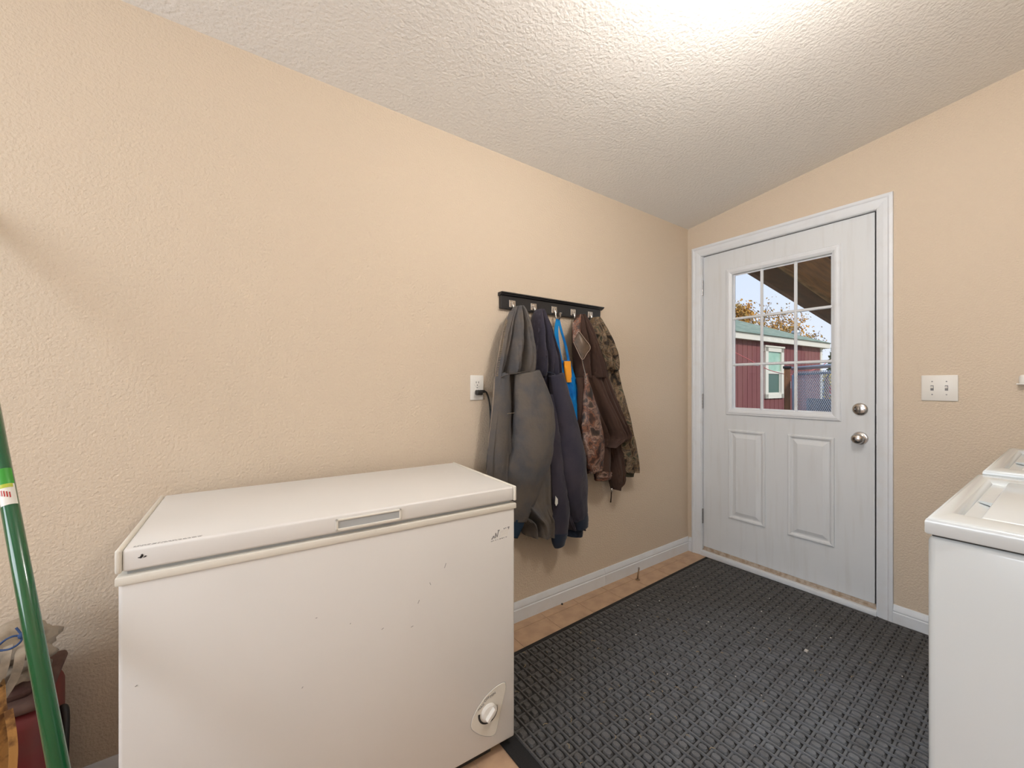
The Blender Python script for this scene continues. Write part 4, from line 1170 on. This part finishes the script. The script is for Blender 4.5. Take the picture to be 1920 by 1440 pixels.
# --- camouflage jacket (behind)
O = Vector((-0.99, -0.05, 1.53))
cj = empty('camouflage_jacket', tuple(O), 0, 'tan camouflage jacket on the last hook, nearest the door', 'jacket')
drape('hood', [(1112, 1124, 595), (1106, 1131, 613), (1108, 1143, 642), (1112, 1152, 666), (1116, 1159, 694)], 0.066, 0.050, [(0.35, 0.35, 0.018, 0.09), (0.55, 0.55, -0.030, 0.04), (0.75, 0.75, 0.016, 0.08)], M['camo'], cj, O, back=0.048, seed=31.0, tuck=0.022)
drape('body', [(1116, 1159, 690), (1124, 1166, 727), (1134, 1174, 768), (1144, 1180, 806), (1152, 1185, 835), (1160, 1189, 870), (1162, 1189, 884)], 0.050, 0.046, [(0.3, 0.3, 0.015, 0.1), (0.55, 0.6, -0.022, 0.06), (0.8, 0.82, 0.015, 0.08)], M['camo'], cj, O, seed=32.0)
drape('hem_rib', [(1163, 1187, 880), (1164, 1187, 886), (1165, 1186, 893)], 0.056, 0.030, [], M['olive'], cj, O, 20, 8, seed=33.0, pleat=0.004)

# --- brown fleece jacket with camouflage lining
O = Vector((-1.12, -0.06, 1.525))
bj = empty('fleece_jacket', tuple(O), 0, 'brown fleece jacket with camouflage lining on the fourth hook', 'jacket')
drape('shoulder', [(1084, 1094, 590), (1077, 1103, 610), (1076, 1115, 642), (1077, 1127, 672), (1080, 1141, 708)], 0.080, 0.060, [(0.4, 0.35, -0.045, 0.045), (0.62, 0.58, 0.018, 0.09), (0.2, 0.15, 0.012, 0.1)], M['brown'], bj, O, back=0.060, seed=41.0, tuck=0.014)
drape('back_panel', [(1092, 1140, 704), (1099, 1151, 736), (1108, 1162, 766), (1116, 1171, 790), (1122, 1178, 804), (1127, 1182, 818), (1128, 1166, 828), (1128, 1140, 837)], 0.100, 0.050, [(0.22, 0.2, -0.050, 0.05), (0.45, 0.45, 0.02, 0.10), (0.62, 0.60, -0.024, 0.04), (0.80, 0.80, -0.012, 0.06)], M['brown'], bj, O, nT=70, back=0.082, seed=42.0)
seam('hem_stitch', [(1129, 833), (1145, 826), (1163, 818), (1180, 808)], [-0.112, -0.152, -0.150, -0.112], 0.0012, M['brownhem'], bj, O)
limb('front_panel', [(1089, 708, 8, -0.110), (1092, 735, 8, -0.115), (1092, 765, 9, -0.112), (1093, 800, 8, -0.108), (1096, 840, 7.5, -0.104), (1099, 870, 7, -0.102), (1098, 888, 5, -0.100)], M['brown'], bj, O, 0.7, seed=43.0)
patch('red_embroidery', [(1093, 853), (1097, 856), (1096, 861), (1093, 859)], -0.1215, 0.002, M['red'], bj, O)
patch('red_embroidery', [(1094, 865), (1098, 867), (1097, 872), (1095, 870)], -0.1215, 0.002, M['red'], bj, O)
limb('lining', [(1099, 700, 3, -0.140), (1101, 720, 5, -0.146), (1105, 750, 9, -0.150), (1108, 785, 14, -0.148), (1111, 820, 17, -0.144), (1113, 850, 16, -0.140), (1116, 872, 13.5, -0.138), (1117, 884, 11, -0.136)], M['camo2'], bj, O, 0.6, seed=44.0, wr=0.16, folds=5)
limb('sleeve', [(1133, 822, 8, -0.100), (1134, 845, 9, -0.104), (1133, 868, 10, -0.104), (1131, 886, 12, -0.102)], M['brown'], bj, O, 0.6, seed=45.0)
limb('cuff', [(1131, 883, 13.5, -0.102), (1130, 892, 14, -0.102), (1130, 899, 12.5, -0.102)], M['camo2'], bj, O, 0.6, 24, 12, 0.10, open_end=True, folds=9)
drape('front_flap', [(1141, 1166, 816), (1142, 1168, 850), (1144, 1170, 880), (1144, 1170, 898), (1146, 1166, 907), (1149, 1154, 917)], 0.070, 0.030, [(0.3, 0.3, 0.014, 0.12), (0.6, 0.6, -0.010, 0.08)], M['brown'], bj, O, 36, 44, back=0.052, seed=46.0)
seam('zip_edge', [(1142, 850), (1143, 880), (1145, 905), (1148, 916)], -0.080, 0.0026, M['brownhem'], bj, O)
tube('zip_slider', [at(1147, 915, 1, -0.082) - O, at(1146.5, 923, 1, -0.083) - O], [0.0050, 0.0040], M['steel'], bj, 8)
tube('zip_pull', [at(1146.5, 922, 1, -0.083) - O, at(1146, 932, 1, -0.083) - O, at(1145, 942, 1, -0.082) - O], [0.0032, 0.0030, 0.0036], M['brownhem'], bj, 8)
# collar standing open
def sheet(name, quad, mt, parent, origin, th=0.004, n=12, bulge=0.010):
    """bilinear cloth piece between four (u, v, y) corners"""
    c = [at(u, v, 1, y) for u, v, y in quad]
    verts = []; faces = []
    for lay in (0, 1):
        for i in range(n + 1):
            for j in range(n + 1):
                a, b = i / n, j / n
                p = c[0].lerp(c[1], b).lerp(c[3].lerp(c[2], b), a)
                p = p + Vector((0, -bulge * math.sin(PI * a) * math.sin(PI * b) + lay * th, 0))
                verts.append(p - origin)
    K = (n + 1) ** 2
    for i in range(n):
        for j in range(n):
            q = i * (n + 1) + j
            faces.append((q, q + 1, q + n + 2, q + n + 1)); faces.append((K + q, K + q + n + 1, K + q + n + 2, K + q + 1))
    for j in range(n):
        for base in (0, n * (n + 1)):
            faces.append((base + j, base + j + 1, K + base + j + 1, K + base + j))
        for off in (0, n):
            q = j * (n + 1) + off
            faces.append((q, q + n + 1, K + q + n + 1, K + q))
    o = pyobj(name, verts, faces, mt, parent, True); auto_smooth(o, 50)
    return o
sheet('collar', [(1075, 640, -0.120), (1086, 622, -0.140), (1107, 651, -0.165), (1092, 673, -0.155)], M['satin'], bj, O)
sheet('collar_lining', [(1074, 606, -0.100), (1090, 588, -0.105), (1088, 634, -0.142), (1075, 642, -0.122)], M['camo2'], bj, O)
sheet('collar_lining', [(1090, 588, -0.105), (1095, 600, -0.102), (1128, 676, -0.130), (1120, 655, -0.110)], M['camo2'], bj, O, bulge=0.004)
seam('collar_piping', [(1086, 621), (1097, 636), (1107, 651), (1100, 663), (1092, 674), (1083, 658), (1075, 641)], [-0.144, -0.158, -0.169, -0.164, -0.159, -0.143, -0.124], 0.0018, M['piping'], bj, O)
seam('chest_seam', [(1080, 705), (1088, 706), (1095, 707)], [-0.115, -0.126, -0.124], 0.0014, M['brownhem'], bj, O)
tube('collar_zip', [p - O for p in spline([at(1091, 673, 1, -0.157), at(1093, 684, 1, -0.150), at(1097, 700, 1, -0.148), at(1101, 716, 1, -0.150)], 14)], 0.0026, M['steel'], bj, 6)

# ------------------------------------------------------------------ outside
gr = box('ground', 0.14, 60, -30, 40, -0.55, -0.40, M['ground'])
tag_struct(gr, 'gravel and grass yard outside the door', 'ground')
# shed
C1 = Vector((10.90, 2.475, 0)); C0 = Vector((6.14, 2.690, 0))
sd = (C0 - C1).normalized()                   # along the wall, away from the visible corner
ang = math.atan2(sd.y, sd.x)
sh = empty('red_shed', (C1.x, C1.y, -0.40), ang + PI, 'red board-sided shed with green hip roof across the yard', 'shed')
# local: -x runs along the wall away from the visible corner; +y goes into the shed after rotation
SL, SD, SE = 7.0, 4.2, 2.70                   # length, depth, eave height above ground
# after rotation by ang+pi, local -x -> sd ; local +y -> away from viewer
box('wall_core', -SL, -0.06, 0.14, SD, 0.0, SE - 0.05, M['groove'], sh)
bw = 0.205
bm = bmesh.new(); add_box(bm, 0.009, bw - 0.009, -0.014, 0.0, 0.0, SE - 0.12, 0.003, 1)
sb_me = bpy.data.meshes.new('siding_board'); bmesh.ops.recalc_face_normals(bm, faces=bm.faces); bm.to_mesh(sb_me); bm.free(); sb_me.materials.append(M['siding'])
k = 0
while 0.06 + (k + 1) * bw < SL:
    link_mesh('siding_board', sb_me, None, sh, (-0.06 - (k + 1) * bw, 0.14, 0.02)); k += 1
box('seam_strip', -SL, -0.10, 0.123, 0.129, SE - 0.70, SE - 0.688, M['galv'], sh)
box('corner_trim', -0.16, -0.05, 0.11, 0.22, 0.0, SE - 0.10, M['shedwhite'], sh)
box('fascia', -SL - 0.15, 0.10, -0.02, 0.02, SE - 0.14, SE + 0.0, M['shedwhite'], sh)
box('fascia', 0.08, 0.11, 0.0, SD + 0.1, SE - 0.14, SE + 0.0, M['shedwhite'], sh)
box('soffit', -SL - 0.15, 0.10, 0.0, 0.16, SE - 0.13, SE - 0.11, M['shedwhite'], sh)
e = 0.16
rv = [(e, -0.06, SE), (e, SD + 0.1, SE), (-SL - 0.2, SD + 0.1, SE), (-SL - 0.2, -0.06, SE), (-2.1, SD / 2, SE + 0.93), (-SL + 1.8, SD / 2, SE + 0.93)]
rf = pyobj('roof', rv, [(0, 1, 4), (3, 0, 4, 5), (2, 3, 5), (1, 2, 5, 4), (0, 3, 2, 1)], M['roof'], sh)
lathe('roof_vent', [(0, 0), (0.09, 0), (0.09, 0.10), (0.12, 0.11), (0.10, 0.17), (0, 0.19)], M['galv'], rf, 16, loc=(-0.55, 0.55, SE + 0.20))
def shed_x(u, v):
    p = at(u, v, 1, 2.62); q = p - C1
    return q.dot(-sd), p.z + 0.40
wx0, wzt = shed_x(1442.5, 648); wx1, _ = shed_x(1474, 648); _, wzb = shed_x(1458, 747)
wn_ = empty('window', (0, 0, 0)); wn_.parent = sh
bm = bmesh.new()
for (a, b, c, d_) in ((wx0, wx1, wzt - 0.12, wzt), (wx0 + 0.02, wx1 - 0.02, wzb, wzb + 0.10), (wx0 + 0.02, wx0 + 0.15, wzb, wzt), (wx1 - 0.13, wx1, wzb, wzt)):
    add_box(bm, a, b, 0.085, 0.14, c, d_)
add_box(bm, wx0 - 0.02, wx1 + 0.02, 0.07, 0.14, wzt - 0.02, wzt + 0.02)
obj('window_frame', bm, M['shedwhite'], wn_)
zm = lerp(wzb, wzt, 0.50)
box('meeting_rail', wx0 + 0.14, wx1 - 0.12, 0.095, 0.14, zm - 0.03, zm + 0.03, M['shedwhite'], wn_)
box('upper_pane', wx0 + 0.14, wx1 - 0.12, 0.118, 0.126, zm + 0.03, wzt - 0.11, M['pane1'], wn_)
box('lower_pane', wx0 + 0.14, wx1 - 0.12, 0.118, 0.126, wzb + 0.09, zm - 0.03, M['pane2'], wn_)
bm = bmesh.new()
add_box(bm, wx1 - 0.20, wx1 - 0.16, 0.10, 0.13, wzb + 0.09, zm - 0.03); add_box(bm, wx0 + 0.14, wx1 - 0.12, 0.10, 0.13, wzb + 0.09, wzb + 0.14)
obj('sash', bm, M['shedwhite'], wn_)

# kennel panel with post
GZ = -0.40
pp = at(1476, 690, 2, 1.45)
po = empty('wooden_post', (pp.x, pp.y, GZ), math.radians(20), 'brown wooden post with black cap in front of the shed', 'post')
box('shaft', -0.065, 0.065, -0.045, 0.045, 0, 1.84, M['postwood'], po, 0.004)
box('cap', -0.085, 0.085, -0.06, 0.06, 1.84, 1.88, M['black'], po, 0.005)
tg = at(1479.5, 720, 0, pp.x - 0.06)
box('tag', -0.07, 0.07, -0.055, -0.047, 1.50, 1.62, M['white'], po)
q0 = at(1489, 691, 2, 1.445); q1 = at(1557, 686, 2, 1.445)
kd = (q1 - q0); kd.z = 0; kl = kd.length * 2.2; kd.normalize()
kn_ = empty('kennel_panel', (q0.x, q0.y, GZ), math.atan2(kd.y, kd.x), 'galvanised wire kennel panel beside the brown post', 'fence panel')
KH = 1.845
tube('post', [(0, 0, 0), (0, 0, KH - 0.11)], 0.034, M['galv'], kn_, 14)
tube('post', [(kl, 0, 0), (kl, 0, KH)], 0.034, M['galv'], kn_, 14)
tube('rail', [(-0.05, 0, KH), (kl, 0, KH)], 0.030, M['galv'], kn_, 12)
tube('rail', [(-0.05, 0.02, KH - 0.10), (kl, 0.02, KH - 0.10)], 0.020, M['galv'], kn_, 12)
tube('rail', [(0, 0, 0.08), (kl, 0, 0.08)], 0.020, M['galv'], kn_, 12)
bm = bmesh.new()
st = 0.055; zt_ = KH - 0.12; nn = int((kl + zt_) / st)
for k in range(nn):
    a = -zt_ + k * st
    for sgn in (1, -1):
        x0, z0, x1, z1 = a, 0.0, a + zt_, zt_
        if x0 < 0: z0 -= x0; x0 = 0.0
        if x1 > kl: z1 -= (x1 - kl); x1 = kl
        if z1 - z0 < 0.01: continue
        if sgn < 0: z0, z1 = zt_ - z0, zt_ - z1
        add_tube(bm, [(x0, 0.003 * sgn, z0 + 0.06), (x1, 0.003 * sgn, z1 + 0.06)], 0.0050, 4)
tag(obj('wire_mesh', bm, M['galv'], kn_), kind='stuff')
dk = empty('dark_panel', (q0.x + 0.75, q0.y + 0.10, GZ), math.atan2(kd.y, kd.x), 'dark grey sheet leaning behind the kennel wire', 'panel')
bm = bmesh.new(); add_box(bm, 0.10, kl - 0.55, -0.015, 0.015, 0.0, 1.32, 0.006)
obj('sheet', bm, M['darkpanel'], dk)
bm = bmesh.new()
for x in (0.12, kl - 0.61): add_box(bm, x, x + 0.04, -0.03, -0.012, 0.02, 1.30)
obj('batten', bm, M['galv'], dk)
# pink cord
rp_ = spline([at(1352, 648, 1, 1.60), at(1400, 672, 1, 1.55), at(1443, 694, 1, 1.45), at(1485, 703, 1, 1.40), at(1515, 697, 1, 1.10), at(1545, 683, 1, 0.95), at(1585, 655, 1, 0.70)], 60)
tag(tube('washing_line', rp_, 0.006, M['pink'], None, 6), 'pink cord strung in front of the red shed', 'cord')

# porch roof
pr = empty('porch_roof', (0.14, 0.10, 2.343), 0, 'brown timber porch roof over the door outside', 'porch roof')
PSL = -0.137
def slope_box(name, x0, x1, y0, y1, z0, z1, mt):
    vs_ = []
    for x in (x0, x1):
        for y in (y0, y1):
            for z in (z0, z1):
                vs_.append((x - 0.14, y - 0.10, z - 2.343 + PSL * x))
    return pyobj(name, vs_, [(0, 1, 3, 2), (4, 6, 7, 5), (0, 4, 5, 1), (2, 3, 7, 6), (0, 2, 6, 4), (1, 5, 7, 3)], mt, pr)
for y in (0.10, -0.50, -1.10, -1.70):
    slope_box('rafter', 0.14, 3.9, y, y + 0.045, 2.343, 2.580, M['rafter'])
slope_box('nailer', 0.14, 3.9, 0.075, 0.0995, 2.545, 2.582, M['rafterlight'])
for k in range(5):
    slope_box('plywood_sheet', 0.14 + k * 0.78, 0.14 + (k + 1) * 0.78 - 0.004, -2.2, 0.30, 2.583, 2.600, M['ply'])
slope_box('roofing', 0.10, 3.95, -2.25, 0.34, 2.602, 2.630, M['darkpanel'])
for y in (-2.15, -0.30):
    tube('porch_post', [(3.6 - 0.14, y - 0.10, -0.40 - 2.343), (3.6 - 0.14, y - 0.10, 2.343 + PSL * 3.6 - 2.343)], 0.05, M['rafter'], pr, 10)

# trees
def leaf_cloud(name, n, fn, size, mt, parent):
    verts = []; faces = []
    for k in range(n):
        p = fn()
        if p is None: continue
        s = size * random.uniform(0.6, 1.3)
        a = Vector((random.gauss(0, 1), random.gauss(0, 1), random.gauss(0, 1))).normalized()
        b = a.orthogonal().normalized(); c = a.cross(b)
        i = len(verts)
        verts += [p - b * s, p - c * s * 0.55, p + b * s, p + c * s * 0.55]
        faces.append((i, i + 1, i + 2, i + 3))
    return tag(pyobj(name, verts, faces, mt, parent, recalc=False), kind='stuff')

def tree(name, u, dist, v_mid, rx, rz, label, n_leaf, leaf, size, lean=0.0, branches=14, seed=1):
    random.seed(seed)
    d = FW + RT * ((u - 960) / FPX)
    p = CAM + d * dist
    zc = 1.176 + (720 - v_mid) / FPX * dist
    r = empty(name, (p.x, p.y, GZ), 0, label, 'tree')
    H = zc - GZ
    tube('trunk', spline([(0, 0, 0), (0.05, 0.02, H * 0.4), (0.0, 0.0, H * 0.75), (0.02, 0.0, H + rz * 0.3)], 14), [0.16 - 0.009 * k for k in range(15)], M['bark'], r, 8)
    tips = []
    for k in range(branches):
        a = random.uniform(0, 2 * PI); t = random.uniform(0.6, 1.0)
        b0 = Vector((0, 0, H * lerp(0.62, 1.0, random.random())))
        tip = Vector((rx * t * math.cos(a), rx * t * math.sin(a), H + rz * random.uniform(-0.4, 0.95)))
        mid = b0.lerp(tip, 0.5) + Vector((0, 0, 0.1))
        tube('branch', spline([b0, mid, tip], 8), [0.035, 0.030, 0.026, 0.022, 0.018, 0.015, 0.012, 0.009, 0.006], M['bark'], r, 5)
        tips.append((b0, mid, tip))
    def fn():
        b0, mid, tip = random.choice(tips)
        q = mid.lerp(tip, random.uniform(0.1, 1.08))
        return q + Vector((random.gauss(0, 1), random.gauss(0, 1), random.gauss(0, 1))) * rx * 0.16
    leaf_cloud('foliage', n_leaf, fn, size, leaf, r)
    return r
tree('maple_tree', 1380, 22.5, 604, 0.80, 0.95, 'dense orange autumn tree behind the left end of the shed roof', 2600, M['leaf'], 0.075, branches=16, seed=3)
tree('maple_tree', 1426, 25.0, 612, 1.35, 1.45, 'thin grey-branched autumn tree above the shed roof', 620, M['leafdark'], 0.075, branches=18, seed=5)
tree('maple_tree', 1475, 18.5, 626, 1.25, 0.95, 'loose orange autumn tree behind the middle of the shed roof', 1500, M['leaf'], 0.065, branches=18, seed=8)
tree('maple_tree', 1522, 21.0, 646, 0.90, 0.60, 'low sparse autumn tree behind the right end of the shed roof', 420, M['leafdark'], 0.06, branches=12, seed=9)
random.seed(21)
d = FW + RT * ((1568 - 960) / FPX); p = CAM + d * 19.0
ct = empty('conifer_tree', (p.x, p.y, GZ), 0, 'green conifer beyond the right corner of the shed', 'tree')
tube('trunk', [(0, 0, 0), (0, 0, 3.9)], [0.12, 0.02], M['bark'], ct, 8)
def cfn():
    z = random.uniform(0.2, 3.95); r = 0.75 * (1.05 - z / 4.0) * random.uniform(0.3, 1.0); a = random.uniform(0, 2 * PI)
    return Vector((r * math.cos(a), r * math.sin(a), z - 0.15 * r))
leaf_cloud('foliage', 4200, cfn, 0.085, M['needle'], ct)
d = FW + RT * ((1559 - 960) / FPX); p = CAM + d * 13.5
yb_ = empty('yellow_shrub', (p.x, p.y, GZ), 0, 'yellow-leaved shrub at the right corner of the shed', 'shrub')
tube('stem', [(0, 0, 0), (0.02, 0, 0.9), (0, 0, 1.7)], [0.03, 0.02, 0.008], M['bark'], yb_, 6)
leaf_cloud('foliage', 700, lambda: Vector((random.gauss(0, 0.16), random.gauss(0, 0.16), random.uniform(0.5, 1.95))), 0.05, M['yleaf'], yb_)
d = FW + RT * ((1550.5 - 960) / FPX); p = CAM + d * 9.0
tp = empty('timber_stake', (p.x, p.y, GZ), 0, 'thin brown timber stake at the shed corner', 'post')
box('shaft', -0.03, 0.03, -0.03, 0.03, 0, 1.70, M['postwood'], tp, 0.003)
box('point', -0.022, 0.022, -0.022, 0.022, 1.695, 1.74, M['postwood'], tp, 0.01)
d = FW + RT * ((1557 - 960) / FPX); p = CAM + d * 9.6
ps_ = empty('plant_stand', (p.x, p.y, GZ), math.radians(30), 'cluttered green and white plant stand at the shed corner', 'plant stand')
for k, (z, c) in enumerate(((0.25, 'pot'), (0.62, 'white'), (0.98, 'pot'), (1.34, 'labelred'))):
    box('shelf', -0.14, 0.14, -0.12, 0.12, z - 0.02, z, M['galv'], ps_)
    lathe('pot', [(0, 0), (0.06, 0), (0.085, 0.16), (0.09, 0.19), (0.07, 0.19), (0, 0.15)], M[c], ps_, 14, loc=(-0.02, 0, z))
for sx in (-0.13, 0.13):
    for sy in (-0.11, 0.11):
        tube('upright', [(sx, sy, 0), (sx, sy, 1.55)], 0.010, M['galv'], ps_, 6)
